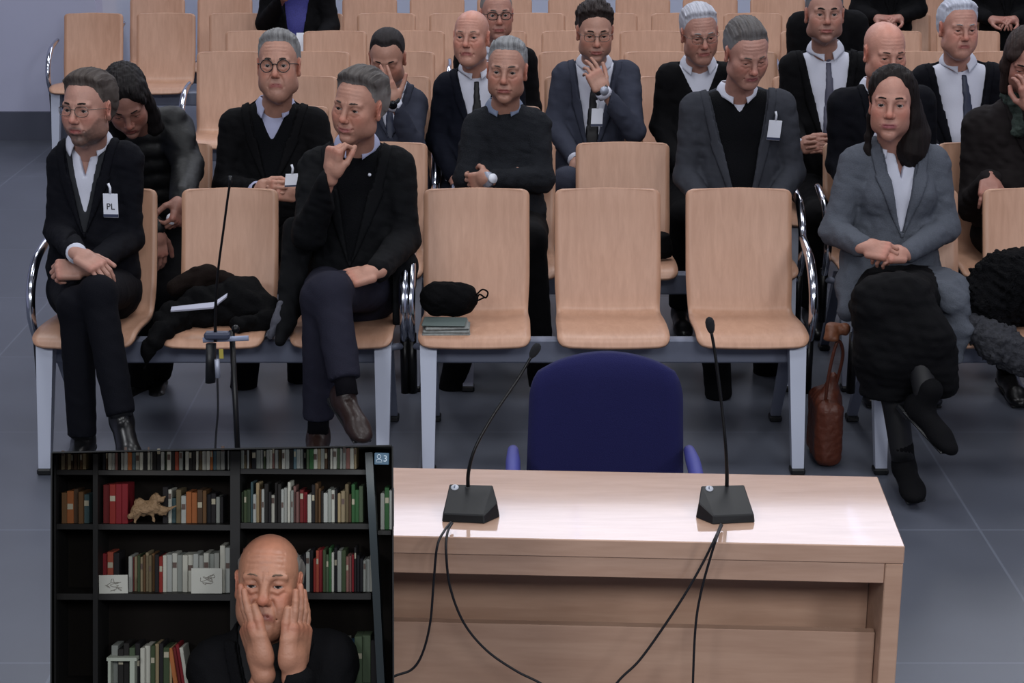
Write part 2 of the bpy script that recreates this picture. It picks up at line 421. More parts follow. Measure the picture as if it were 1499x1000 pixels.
def hair_mesh(hp, h):
    hd = hp['hair']; st = hd['style']; t = hd.get('t', .012); W_ = hp.get('w', 1.)
    lo = [-.13, -.14, -.13]; hi = [.13, .16, .165]
    if st == 'long': lo = [-.16, -.14, -.36]; hi = [.18, .21, .17]
    if st == 'bob': lo = [-.15, -.14, -.2]; hi = [.15, .18, .17]
    f = Fld(lo, hi, h); top = hd.get('top', t * 1.2)
    f.ell((0, .022, .030), (.073 * W_, .094, .074))
    f.ell((0, -.018, .031), (.062 * W_, .072, .062), k=.03)
    f.ell((0, .045, -.02), (.056 * W_, .060, .068), k=.03)
    D = f.F.copy(); x, y, z = f.g(); X, Y, Z = np.broadcast_arrays(x, y, z); ax = np.abs(X)
    am = hd.get('amp', .003); fr = hd.get('freq', 90)
    up_ = sstep(Z, .02, .10); tk = t * (1 - up_) + top * up_
    flow = (X * 2.6, Y * .22 + X * .2, Z * .30 - X * .1)
    nz = am * wob(flow, fr, hd.get('seed', 1)) + am * .6 * wob((X * 3.5, Y * .35 - X * .3, Z * .4), fr * 1.5, 5)
    if st in ('short', 'bald'):
        rec = hd.get('recess', 0.)
        lim = hairline(Z, hd.get('front', 0.)) + rec * np.exp(-((ax - .042) / .02) ** 2) * (Z > .03)
        g = lim + .004 * wob((X, Y, Z), 140, 9) - Y               # >0 outside the hair
        g = np.where(Z > .052, g * .8, g)
        if st == 'bald':
            bt = hd.get('baldtop', .035); g = np.maximum(g, (Z - bt - .25 * (Y)) * .8); g = np.maximum(g, (hd.get('back', .0) - Y) * .8)
        g = np.maximum(g, .013 - np.sqrt((ax - .078) ** 2 + ((Y - .004) / 1.2) ** 2 + ((Z + .012) / 2.0) ** 2) * .8)
        g = np.maximum(g, (-.062 - Z) * .8)
        e = sstep(-g, .0, hd.get('fade', .042)); sw = hd.get('sweep', 0.) * X / .07 * up_ * .006
        f.F = D - (tk * (.02 + .98 * e) + (nz + sw) * (.25 + .75 * e))
        f.F = np.maximum(f.F, g)
    else:
        fr_ = hd.get('front', 0.)
        fz0 = hd.get('facez0', -.03); face = np.sqrt((X / hd.get('facex', .058)) ** 2 + ((Z - fz0) / hd.get('facez', .098)) ** 2) - 1
        tp = np.where(Y < .02, sstep(face, -.02, .45), 1.); tp = tp + (1 - tp) * sstep(Y, -.03, .02)
        f.F = D - (tk + nz) * (.1 + .9 * tp)
        sd = hd.get('sides', (1, 1)); L = hd.get('len', -.25)
        if st == 'long':
            for s, wgt in zip((-1, 1), sd):
                if wgt: f.chain([(s * .058, .012, .03), (s * .070, .025, -.05), (s * .074, .038, -.12), (s * .072, .042, L * .8), (s * .06, .045, L)], [.026 * wgt, .026 * wgt, .030 * wgt, .034 * wgt, .015], k=.02)
            ox = hd.get('offx', 0.)
            f.chain([(0, .07, .03), (ox * .5, .085, -.04), (ox, .085, -.12), (ox * 1.2, .08, L)], [.06, .06, .055, .03], k=.04)
        else:
            for s in (-1, 1):
                f.chain([(s * .056, -.01, .045), (s * .072, .0, -.02), (s * .072, .005, L)], [.028, .027, .02], k=.02)
                f.chain([(s * .035, .06, 0), (s * .04, .065, L)], [.05, .04], k=.03)
            if hd.get('bangs'):
                f.chain([(-.055, -.058, .045), (0, -.084, .048), (.055, -.058, .045)], [.02, .018, .02], k=.015)
        f.F = f.F - am * wob((X * 2.4, Y * 1.2, Z * .22), fr, 4)
        cut = np.where(Y < -.010 + fr_, -face * .05, -1)
        hq = np.maximum(.012 - np.abs(f.F - cut), 0) / .012; f.F = np.maximum(f.F, cut) + hq * hq * .003
    V, Q = f.mesh()
    c1, c2 = L3(hd['col']), L3(hd.get('col2', hd['col']))
    w = .5 + .35 * wob(V * np.array((3.2, .25, .3)), 110, 11) + .2 * wob(V * np.array((1.2, .3, .3)), 60, 12); w = np.clip(w * 1.1 - .05, 0, 1)
    if 'temple' in hd:   # greyer at the sides
        tw = np.clip((np.abs(V[:, 0]) - .045) / .02, 0, 1) * np.clip((.075 - V[:, 2]) / .04, 0, 1)
        w = np.clip(w * .5 + tw * hd['temple'], 0, 1)
    return V, Q, c1 + (c2 - c1) * w[:, None]
def head_cols(V, hp):
    sk = L3(hp.get('skin', '#a87868')); c = np.tile(sk, (len(V), 1)); age = hp.get('age', .5)
    ax = V.copy(); ax[:, 0] = np.abs(ax[:, 0])
    red = np.array([1.12, .80, .76])
    def mul(m, k):
        c[:] = c * (1 + (np.array(k) - 1) * m[:, None])
    mul(gs(ax, (.04, -.06, -.03), (.022, .04, .022)), red); mul(gs(ax, (0, -.11, -.034), (.016, .03, .014)), red)
    mul(gs(ax, (.078, .005, -.005), (.012, .03, .035)), (1.1, .8, .77))
    mul(gs(ax, (.031, -.088, -.001), (.017, .03, .010)) * .8, (.84, .74, .72))
    mz = -.069 + 0; lm = np.exp(-((ax[:, 0] / .0255) ** 6)) * np.exp(-(((V[:, 2] - mz - hp.get('mouth', 0) * (ax[:, 0] / .027) ** 2) / .0080) ** 4)) * (V[:, 1] < -.07)
    lipc = L3(hp.get('lips', '#8a4a46')); c[:] = c * (1 - lm[:, None]) + lipc * lm[:, None]
    if hp.get('stubble'):
        b = np.clip((-.035 - V[:, 2] - .5 * np.clip(V[:, 1] + .03, 0, 1)) / .025, 0, 1) * (V[:, 2] > -.135) * (1 - lm) * (1 - gs(ax, (.0, -.11, -.034), (.022, .03, .016)))
        mul(b * hp['stubble'], (.55, .55, .62))
    if hp.get('beard'):
        bc = L3(hp['beard']); z = V[:, 2]; y = V[:, 1]
        upz = np.interp(ax[:, 0], [0, .02, .03, .05, .07], [-.050, -.053, -.066, -.052, -.02])
        b = np.clip((upz - z) / .008, 0, 1) * np.clip((z + .128) / .01, 0, 1) * (1 - lm)
        b *= np.clip((y * -1 + .02) / .02, 0, 1) * (1 - .4 * sstep(ax[:, 0], .034, .06))
        nn = np.clip(.74 + .2 * wob(V, 120, 3), 0, 1)
        c[:] = c * (1 - (b * nn)[:, None]) + bc * (b * nn)[:, None]
        V[:] = V + (V - np.array((0, 0, -.05))) * (b * .018 * (1 + .4 * wob(V, 160, 8)))[:, None]
    c *= (1 + .05 * wob(V, 70, 2) * (1 + age))[:, None]
    if hp.get('bald_tint'): mul(gs(ax, (0, -.03, .1), (.06, .09, .05)), (1.1, .98, .97))  # crown of a bald head tinted slightly redder
    return c
def hand_field(f, o, d, n, s, sc, curl, thumb, spread=.0, fingers=(1, 1, 1, 1), curls=None):
    """o wrist, d direction of the fingers, n palm normal, s thumb side"""
    R = np.stack([s, n, d])
    def w(a, b, c): return o + (s * a + n * b + d * c) * sc
    f.cone(w(0, 0, -.012), w(0, 0, .03), .0225 * sc, .022 * sc, k=.0)
    f.cone(w(-.004, 0, -.01), w(.010, 0, .03), .021 * sc, .021 * sc, k=.01 * sc)
    f.rbox(w(-.002, 0, .055), (.039 * sc, .0135 * sc, .042 * sc), R, rad=.012 * sc, k=.016 * sc)
    f.ell(w(.022, .008, .03), (.017 * sc, .014 * sc, .028 * sc), R, k=.014 * sc)
    bx = (.0285, .0095, -.0095, -.0275); L = (.070, .078, .072, .057); rr = (.0088, .009, .0086, .0077); z0 = (.088, .092, .089, .082)
    T = []
    for i in range(4):
        cu = curls[i] if curls is not None else curl
        sp = spread * (1.5 - i); a = 0.; p = w(bx[i], 0, z0[i]); pts = [w(bx[i], 0, z0[i] - .02), p]; rs = [rr[i] * sc * 1.0, rr[i] * sc]
        seg = [L[i] * .45, L[i] * .31, L[i] * .27]
        for q in range(3):
            a += math.radians(cu[q]); dr = (d * math.cos(a) + n * math.sin(a)); dr = nrm(dr + s * math.radians(sp) * math.cos(a))
            p = p + dr * seg[q] * sc; pts.append(p); rs.append(rr[i] * sc * (1 - .09 * (q + 1)))
        f.cone(pts[0], pts[1], rs[0], rs[1], k=.010 * sc); f.chain(pts[1:], rs[1:], k=.0022 * sc); T.append(pts)
        f.ell(pts[1] - n * .002 * sc, [rr[i] * sc * 1.12] * 3, k=.004 * sc)
    tv = thumb   # three direction triples (s, n, d)
    p = w(.022, .004, .018); r0 = .0125 * sc
    for q, (lg, v) in enumerate(zip((.046, .034, .027), tv)):
        dr = nrm(s * v[0] + n * v[1] + d * v[2]); p2 = p + dr * lg * sc
        f.cone(p, p2, (r0, .0105 * sc, .0098 * sc)[q], (.0108 * sc, .0098 * sc, .0082 * sc)[q], k=(.014 if q == 0 else .0025) * sc); p = p2
    return T
TH = {'rest': [(.75, .25, .6), (.45, .25, .85), (.2, .2, .95)], 'in': [(.5, .6, .6), (.1, .6, .8), (-.3, .5, .8)], 'up': [(.8, .2, .6), (.7, .1, .7), (.6, 0, .8)], 'across': [(.45, .75, .55), (-.2, .7, .6), (-.6, .5, .5)]}
def make_hand(name, o, d, n, side_thumb, parent, skin, sc=1., curl=(25, 30, 20), curls=None, thumb='rest', spread=3., h=.0028):
    """a hand mesh (returned, not linked); side_thumb is a hint vector for the thumb side"""
    d = nrm(d); n = nrm(np.array(n) - d * (np.array(n) @ d)); s = np.cross(d, n); s = s if s @ np.array(side_thumb) > 0 else -s
    R = .20 * sc; o = np.array(o, float)
    f = Fld(o - (.11 * sc) + np.minimum(0, d * .12 * sc), o + (.11 * sc) + np.maximum(0, d * .12 * sc), h)
    hand_field(f, o, d, n, s, sc, curl, TH[thumb] if isinstance(thumb, str) else thumb, spread, curls=curls)
    V, Q = f.mesh(); sk = L3(skin); c = np.tile(sk, (len(V), 1))
    c = c * np.array((1.07, 1.10, 1.10)); q = (V - o) @ d / sc; kn = np.exp(-((q - .088) / .012) ** 2) * .5 + np.clip((q - .13) / .05, 0, 1) * .5
    c = c * (1 + (np.array([1.1, .82, .8]) - 1) * kn[:, None]) * (1 + .06 * wob(V, 90, 4))[:, None]
    return V, Q, c
def cat3(parts):
    V = []; Q = []; C = []; n = 0
    for v, q, c in parts:
        if len(v) == 0: continue
        V.append(v); Q.append(q + n); C.append(c); n += len(v)
    return np.concatenate(V), np.concatenate(Q), np.concatenate(C)

def person(label, J, head, cl, h=.008, hh=.0028, sc=1., B=None, hands=(), legs=True, group=None, kind_name='person', floor=None):
    """J: joints in world space (neck, sl, sr, el, er, wl, wr, pel, kl, kr, al, ar).  l / r = left / right in the photograph"""
    B = np.eye(3) if B is None else B
    J = {k: np.array(v, float) for k, v in J.items()}
    root = thing(kind_name, label, 'person', floor if floor is not None else (J['pel'][0], J['pel'][1], 0), group)
    skin = head.get('skin', '#a87868')
    # torso frame
    pel = J['pel']; neck = J['neck']; U = nrm(neck - pel); TL = np.linalg.norm(neck - pel)
    Rr = J['sr'] - J['sl']; Rr = nrm(Rr - U * (Rr @ U)); Fw = np.cross(Rr, -U); Fw = Fw if Fw @ (-B[1]) > 0 else -Fw     # forward
    SW = np.linalg.norm(J['sr'] - J['sl']) / sc; sc_ = sc
    A = np.stack([Rr, -Fw, U])
    fat = cl.get('fat', 1.); sh = cl.get('pad', 1.)
    allp = [pel, neck, J['sl'], J['sr'], J['el'], J['er'], J['wl'], J['wr']]
    lo = np.min(allp, 0) - .19 * sc; hi = np.max(allp, 0) + .19 * sc
    if cl.get('hem'): lo[2] = min(lo[2], pel[2] - cl['hem'] * sc)
    f = Fld(lo, hi, h); k = .04 * sc
    mid = (J['sl'] + J['sr']) / 2; bw = SW * .5
    f.ell(pel + U * TL * .12, np.array((.165 * fat, .135 * fat, .15)) * sc, A, k)
    f.ell(pel + U * TL * .38, np.array((.15 * fat, .118 * fat, .18)) * sc, A, k)
    f.ell(pel + U * TL * .70, np.array((max(.13, bw * .98) * (1 + .5 * (fat - 1)), .108, .19)) * sc, A, k)
    f.cone(J['sl'] - U * .01 * sc, J['sr'] - U * .01 * sc, .058 * sc, k=k)
    f.cone(neck - U * .045 * sc, J['sl'], .048 * sc, .045 * sc, k=k); f.cone(neck - U * .045 * sc, J['sr'], .048 * sc, .045 * sc, k=k)
    if cl.get('bust'):
        for s in (-1, 1): f.ell(pel + U * TL * .62 + Rr * s * .07 * sc + Fw * .07 * sc, np.array((.06, .06, .065)) * sc, A, .04 * sc)
    T = f.F.copy(); x, y, z = f.g()
    px, py, pz = x - pel[0], y - pel[1], z - pel[2]
    ta = (Rr[0] * px + Rr[1] * py + Rr[2] * pz) / sc; th = (U[0] * px + U[1] * py + U[2] * pz) / sc; tf = (Fw[0] * px + Fw[1] * py + Fw[2] * pz) / sc
    TLn = TL / sc
    # arms
    f.F = np.full_like(T, .3); ar = cl.get('arm', 1.) * sc
    puf = cl.get('puffer', 0.)
    for s_, e_, w_ in (('sl', 'el', 'wl'), ('sr', 'er', 'wr')):
        wr = J[w_]; el = J[e_]; fd = nrm(wr - el); wr2 = wr - fd * .022 * sc
        f.cone(J[s_], el, .060 * ar, .050 * ar, k=.015 * sc)
        f.cone(J[s_] - U * .02 * sc, J[s_] * .6 + el * .4, .066 * ar, .056 * ar, k=.02 * sc)
        f.cone(el, wr2, .051 * ar, .038 * ar, k=.02 * sc)
    Aa = f.F; kk = .022 * sc
    hq = np.maximum(kk - np.abs(T - Aa), 0) / kk
    Jk = np.minimum(T, Aa) - hq * hq * kk * .25
    X, Y, Z = np.broadcast_arrays(x, y, z)
    fold = cl.get('fold', .006) * sc
    if fold:
        Jk = Jk - fold * np.abs(wob(((X + .4 * Z) / sc, Y / sc, (Z - .5 * X) / sc), 22, cl.get('seed', 1))) - fold * .4 * wob((X / sc, Y / sc, Z / sc), 55, 3) + fold * .3
    if puf: Jk = Jk - puf * sc * np.abs(np.sin(np.pi * (th + .2 * np.abs(ta)) / .065)) + puf * .4 * sc
    if cl.get('hem'):   # coat tails hang to the sides of the lap
        pass
    jc = cl.get('jacket')
    neckcut = (cl.get('neckr', .062)) 
    nb = neck; nx, ny, nz_ = x - nb[0], y - nb[1], z - nb[2]
    na = np.sqrt((Rr[0] * nx + Rr[1] * ny + Rr[2] * nz_) ** 2 + ((Fw[0] * nx + Fw[1] * ny + Fw[2] * nz_) - .0) ** 2) / sc; nh = (U[0] * nx + U[1] * ny + U[2] * nz_) / sc
    hv = cl.get('v', .24); vw = cl.get('vw', .075); a0 = cl.get('va', 0.)
    hfrac = np.clip((th - hv) / max(TLn - hv, .01), 0, 1.4)
    vhalf = vw * hfrac ** .85
    tt = ta - a0 * (1 - hfrac)
    def part(name, F, m, **kw):
        V, Q = snet(F, f.lo, f.h)
        if len(V) == 0: return None
        return mk(name, V, Q, m, root, **kw)
    outer = Jk
    if cl.get('type', 'suit') in ('suit', 'coat'):
        cut = np.where((th > hv) & (tf > .0), (vhalf - np.abs(tt)), -1.) * sc
        cut = np.maximum(cut, np.where(nh > -.04, (neckcut - na) * sc, -1.))
        if cl.get('open', 0):    # open jacket: gap below the V as well
            g = np.where((th <= hv + .02) & (tf > 0), (cl['open'] * (1 + .8 * np.clip((hv - th) / .3, 0, 1)) - np.abs(tt)), -1.) * sc
            cut = np.maximum(cut, g)
        JK = np.maximum(outer, cut)
        part(cl.get('jname', 'jacket'), JK, jc)
        # lapels
        lw = cl.get('lapel', .042)
        if lw:
            band = np.maximum(np.abs(np.abs(tt) - vhalf - lw * .5 * np.clip(hfrac * 1.3 + .15, 0, 1)) - lw * .5 * np.clip(hfrac * 1.6 + .1, 0, 1) * (1 - .25 * (hfrac > .62)), np.maximum(hv - .01 - th, th - TLn - .01))
            LP = np.maximum(np.maximum(T - .010 * sc, -(T + .008 * sc)), np.maximum(band * sc, -(tf - .01) * sc))
            LP = np.maximum(LP, (.056 - na) * sc)
            part('lapel', LP, cl.get('lapmat', jc))
        inner = cl.get('inner')        # sweater / waistcoat under the jacket
        sh_off = .011 * sc
        if inner is not None:
            v2 = cl.get('v2', .38); w2 = cl.get('vw2', .06); h2 = np.clip((th - v2) / max(TLn - v2, .01), 0, 1.4)
            IN = np.maximum(T + .007 * sc, np.maximum((np.abs(tt) - .15) * sc, (.0 - tf) * sc))
            IN = np.maximum(IN, np.where(th > v2, (w2 * h2 ** .8 - np.abs(tt)) * sc, -1.)); IN = np.maximum(IN, (cl.get('neckr2', .052) - na) * sc * (nh > -.06) - (nh <= -.06) * 1.)
            part(cl.get('iname', 'sweater'), IN, inner)
        SHc = T + (.011 if inner is None else .015) * sc
    else:     # pullover / buttoned coat: whole torso one garment
        cut = np.where(nh > -.035, (neckcut - na) * sc, -1.)
        if cl.get('type') == 'vsweater': cut = np.maximum(cut, np.where((th > hv) & (tf > 0), vhalf - np.abs(tt), -1.) * sc)
        part(cl.get('jname', 'sweater'), np.maximum(outer, cut), jc)
        SHc = T + .012 * sc
    if cl.get('shirt') is not None:
        SH = np.maximum(SHc, np.maximum((np.abs(ta) - .14) * sc, (.02 + TLn * 0 - th) * sc))
        SH = np.maximum(SH, (-.03 - tf) * sc); op = cl.get('shopen', .0)
        SH = np.maximum(SH, np.where((nh > -.05), (.050 - na), -1.) * sc)
        if op: SH = np.maximum(SH, np.where((tf > 0) & (th > TLn - op), np.clip((th - TLn + op) / op, 0, 1) * .030 - np.abs(ta), -1.) * sc)
        part('shirt', SH, cl['shirt'])
        # collar
        cr = cl.get('collar', .064); co = cl.get('copen', 35); V = []; F_ = []
        na_ = 40; nv = 6
        for i in range(na_ + 1):
            u = i / na_; ang = math.radians(-180 + co / 2 + (360 - co) * u)   # 0 = back
            fr_ = abs(2 * u - 1) ** 5
            for j in range(nv + 1):
                v = j / nv
                hgt = (.030 - .012 * fr_) * (1 - v) + (-.012 - cl.get('cpoint', .035) * fr_) * v - .012 * (abs(2 * u - 1) ** 2)
                rad = cr * (.93 - .02 * fr_) + .020 * v + .030 * fr_ * v ** 1.2 + .006 * math.sin(v * math.pi)
                V.append(neck + (-Fw * math.cos(ang) * rad * 1.0 + Rr * math.sin(ang) * rad * (1. - .25 * fr_) + U * (hgt + .006)) * sc)
        for i in range(na_):
            for j in range(nv):
                a = i * (nv + 1) + j; F_.append((a, a + 1, a + nv + 2, a + nv + 1))
        o = mk('collar', V, F_, cl.get('colmat', cl['shirt']), root); md = o.modifiers.new('s', 'SOLIDIFY'); md.thickness = .0035 * sc
    if cl.get('tie') is not None:
        tw = .012 + (.036 - .012) * np.clip((TLn - .07 - th) / .33, 0, 1)
        TI = np.maximum(np.maximum(T + .004 * sc, -(T + .02 * sc)), np.maximum((np.abs(ta - cl.get('tieskew', 0) * np.clip(TLn - th, 0, 1)) - tw) * sc, np.maximum(th - TLn + .06, .05 - th) * sc)); TI = np.maximum(TI, -tf * sc)
        o = part('tie', TI, cl['tie'])
        kc = neck + (Fw * .062 - U * .045) * sc; v, q = uvs(kc, np.array((.017, .013, .020)) * sc, 14, 8, A)
        mk('tie_knot', v, q, cl['tie'], root)
    # cuffs
    if cl.get('cuff') is not None:
        for w_, e_ in (('wl', 'el'), ('wr', 'er')):
            if w_ in cl.get('nocuff', ()): continue
            fd = nrm(J[w_] - J[e_]); v, q = tube([J[w_] - fd * .02 * sc, J[w_] + fd * .008 * sc], .0345 * sc, 18); mk('shirt_cuff', v, q, cl['cuff'], root)
    # body: head and neck, hands, and the core under the clothes: one mesh
    hc = J['head']; HR = basis(head.get('yaw', 0), head.get('pitch', 0) - (5 if B[1][2] > -.1 else 0), head.get('roll', 0), B)
    zs = head.get('zs', 1.04); ne = ((neck - U * .05 * sc) - hc) @ HR.T / sc / np.array((1, 1, zs)); HR = np.diag((1, 1, zs)) @ HR
    hf = head_field(head, ne, hh); V, Q = hf.mesh(); C = head_cols(V, head) * np.array(head.get('tone', (1.07, 1.10, 1.10))); body = [(hc + (V @ HR) * sc, Q, C)]
    for hd in hands:
        hd = dict(hd); body.append(make_hand('hand', skin=hd.pop('skin', skin), parent=None, sc=sc * hd.pop('size', 1.), h=hh * sc if sc < 1 else hh, **hd))
    g = Fld(np.minimum(lo, pel - .1), hi, .016 * max(sc, .6)); g.cone(pel, neck - U * .06 * sc, .085 * sc, .06 * sc, k=.03)
    for s_, e_, w_ in (('sl', 'el', 'wl'), ('sr', 'er', 'wr')):
        g.cone(J[s_], J[e_], .035 * sc, .032 * sc, k=.03); g.cone(J[e_], J[w_] , .032 * sc, .020 * sc, k=.02); g.cone(neck - U * .08 * sc, J[s_], .04 * sc, .035 * sc, k=.03)
    V, Q = g.mesh(); body.append((V, Q, np.tile(L3(skin), (len(V), 1))))
    if legs:
        lp = [pel, J['kl'], J['kr'], J['al'], J['ar']]
        lf = Fld(np.min(lp, 0) - .17, np.max(lp, 0) + .17, max(h, .009)); cf = Fld(lf.lo, np.max(lp, 0) + .17, .016)
        hw = cl.get('hipw', .085); tr = cl.get('trouser_r', 1.)
        hips = {'kl': pel - Rr * hw, 'kr': pel + Rr * hw}
        lf.ell(pel + U * -.02, (.165 * fat, .13, .12), None, .03); 
        if cl.get('legtype', 'trousers') == 'trousers':
            for kk_, aa in (('kl', 'al'), ('kr', 'ar')):
                kn, an = J[kk_], J[aa]; sd = nrm(an - kn)
                lf.cone(hips[kk_], kn, .085 * tr, .066 * tr, k=.025); lf.cone(kn, an, .063 * tr, .052 * tr, k=.025)
            X, Y, Z = np.broadcast_arrays(*lf.g()); lf.F = lf.F - .004 * np.abs(wob((X, Y, Z), 24, 6)) + .001
            for kk_, aa in (('kl', 'al'), ('kr', 'ar')):    # clean hem
                kn, an = J[kk_], J[aa]; sd = nrm(an - kn); xx, yy, zz = lf.g()
                along = (xx - an[0]) * sd[0] + (yy - an[1]) * sd[1] + (zz - an[2]) * sd[2]
                rad = np.sqrt(np.maximum((xx - an[0]) ** 2 + (yy - an[1]) ** 2 + (zz - an[2]) ** 2 - along ** 2, 0))
                lf.F = np.where(rad < .09, np.maximum(lf.F, along - .012 + cl.get('hemup', 0)), lf.F)
            V, Q = lf.mesh(); mk('trousers', V, Q, cl.get('trousers', jc), root)
        if cl.get('legtype', 'trousers') == 'trousers':
          for kk_, aa in (('kl', 'al'), ('kr', 'ar')):
            cf.cone(hips[kk_], J[kk_], .04, .035, k=.03); cf.cone(J[kk_], J[aa], .034, .020, k=.02)
        V, Q = cf.mesh()
        if len(V): body.append((V, Q, np.tile(L3(skin), (len(V), 1))))
        for aa, dd in (('al', cl.get('footl', (0, -1, -.1))), ('ar', cl.get('footr', (0, -1, -.1)))):
            an = J[aa]; dd = nrm(dd); kn = J['k' + aa[1]]; sd = nrm(an - kn); upv = nrm(-sd + dd * (sd @ dd)); sv = np.cross(dd, upv)
            R3 = np.stack([sv, dd, upv]); sf = Fld(an - .24, an + .24, .006)
            def q(a, b, c): return an + sv * a + dd * b + upv * c
            ml = cl.get('shoel', 1.)
            sf.cone(q(0, -.03, -.045), q(0, .13 * ml, -.055), .036, .036, k=.02); sf.ell(q(0, .165 * ml, -.062), (.040, .055, .026), R3, k=.03); sf.cone(q(0, -.01, 0.03 if cl.get('boot') else -.015), q(0, .0, -.05), .040 if cl.get('boot') else .036, .036, k=.025)
            xx, yy, zz = sf.g(); vv = (xx - an[0]) * upv[0] + (yy - an[1]) * upv[1] + (zz - an[2]) * upv[2]
            sf.F = np.maximum(sf.F, -.078 - vv)
            V, Q = sf.mesh(); so = mk('boot' if cl.get('boot') else 'shoe', V, Q, cl.get('shoes', MC.get('shoe_leather')), root)
            v1, f1 = box(q(0, .08 * ml, -.080), (.066, .245 * ml, .010), R3, .005); v2, f2 = box(q(0, -.04, -.086), (.058, .062, .022), R3, .005)
            v, q_ = join([(v1, f1), (v2, f2)]); mk('sole', v, q_, BLACKP, so, smooth=False)
            if not cl.get('boot'):
                v, q_ = tube([an - sd * (.05 + cl.get('hemup', 0)), an + sd * .02], .036, 14); mk('sock', v, q_, cl.get('socks', BLACKP), root)
    V, Q, C = cat3(body); C = np.clip(C, 0, .8); mk('body', V, Q, SKIN, root, col=C)
    # eyes
    for s in (-1, 1):
        v, q = uvs((0, 0, 0), .0128, 18, 14, basis(0, 0, 0)); fd = nrm((head.get('gx', 0) * .01, -1, head.get('gz', -.1)))
        dt = (v / .0128) @ fd; c = np.tile(np.array((.55, .50, .47)), (len(v), 1)); c[dt > .86] = L3(head.get('iris', '#2a1c16')); c[dt > .965] = .005
        v = v + np.array((s * .031, -.0745, -.001)); mk('eye', hc + (v @ HR) * sc, q, EYE, root, col=c)
    # eyebrows
    bt = head.get('brow', 1.); E = []
    for s in (-1, 1):
        yb = -.0945; E.append(tube([(s * .012, -.0945, .0185), (s * .024, -.0955, .0225), (s * .036, -.0885, .0225), (s * .047, -.076, .0165)], [.0018 * bt, .0026 * bt, .0022 * bt, .001], 8, 3, 1.))
    bc = L3(head.get('browcol', head['hair']['col']))
    for v, q in E: v = np.asarray(v) + .0006 * RS.normal(size=v.shape); mk('eyebrow', hc + (v @ HR) * sc, q, HAIR, root, col=np.tile(bc, (len(v), 1)))
    V, Q, C = hair_mesh(head, max(hh, .003)); mk('hair', hc + (V @ HR) * sc, Q, HAIR, root, col=C)
    gl = head.get('glasses')
    if gl:
        gm = GLASSM if gl == 'thin' else GLASSF; r = {'round': .0215, 'thin': .021, 'square': .022}[gl]; th_ = .0011 if gl == 'thin' else .0019; L = []
        for s in (-1, 1):
            ring = []
            for i in range(25):
                a = 2 * math.pi * i / 24; e = 1 if gl == 'round' else .78
                cx, cz = math.cos(a), math.sin(a)
                if gl != 'round': cx = np.sign(cx) * abs(cx) ** .75; cz = np.sign(cz) * abs(cz) ** .75
                ring.append((s * .032 + r * 1.12 * cx, -.104 + .25 * abs(s * .032 + r * cx) ** 1.2 * 1.0, -.003 + r * e * cz))
            L.append(tube(ring, th_, 6)); ex = s * (.032 + r * 1.12)
            L.append(tube([(ex, -.094, .004), (s * .071, -.07, .004), (s * .077, -.02, .002), (s * .078, .01, -.004)], th_, 6, 3))
        L.append(tube([(-.011, -.103, .001), (0, -.105, .004), (.011, -.103, .001)], th_, 6, 3))
        v, q = join(L); mk('glasses', hc + (v @ HR) * sc, q, gm, root)
    root['_f'] = 0; del root['_f']
    return root, dict(A=A, U=U, R=Rr, F=Fw, HR=HR, hc=hc, J=J, T=(f, T))
def badge(root, c, ax_r, ax_u, nf, w=.055, hgt=.08, txt=None, clip=True):
    Rm = np.stack([nrm(ax_r), nrm(nf), nrm(ax_u)]); v, q = box(c, (w, .003, hgt), Rm, .001); b = mk('badge', v, q, WHITEP, root, smooth=False)
    if clip:
        v, q = tube([c + Rm[2] * hgt * .5, c + Rm[2] * (hgt * .5 + .02) , c + Rm[2] * (hgt * .5 + .035) - Rm[0] * .006], .0045, 8); mk('badge_clip', v, q, WHITEP, b)
    v, q = box(c - Rm[2] * hgt * .42 + Rm[1] * .002, (w, .002, hgt * .12), Rm); mk('badge_strip', v, q, mat('badge_dark', '#30364e', .5), b, smooth=False)
    if txt: text_mesh('lettering', txt, .030, c + Rm[1] * .0022 - Rm[2] * .004, Rm[0], Rm[2], BLACKP, b)
    return b
def surf(info, px, py, off=.004):
    """where the camera ray through a pixel meets a person's torso surface"""
    f, T = info['T']; d = ray(px, py); d = d / np.linalg.norm(d)
    for t in np.arange(2.5, 14, .004):
        p = CAM + d * t; i = np.round((p - f.lo) / f.h).astype(int)
        if (i >= 0).all() and (i < f.n).all() and T[tuple(i)] < off: return p - d * .004
    return None
def watch(root, J, w, e, m1, m2, sc=1., face=None):
    fd = nrm(J[w] - J[e]); c = J[w] + fd * .014 * sc; v, q = tube([c - fd * .008 * sc, c + fd * .008 * sc], .031 * sc, 20); a = mk('watch', v, q, m1, root)
    n = nrm(np.array(face) - fd * (np.array(face) @ fd)); v, q = tube([c + n * .026 * sc, c + n * .037 * sc], .019 * sc, 20); mk('watch_face', v, q, m2, a)
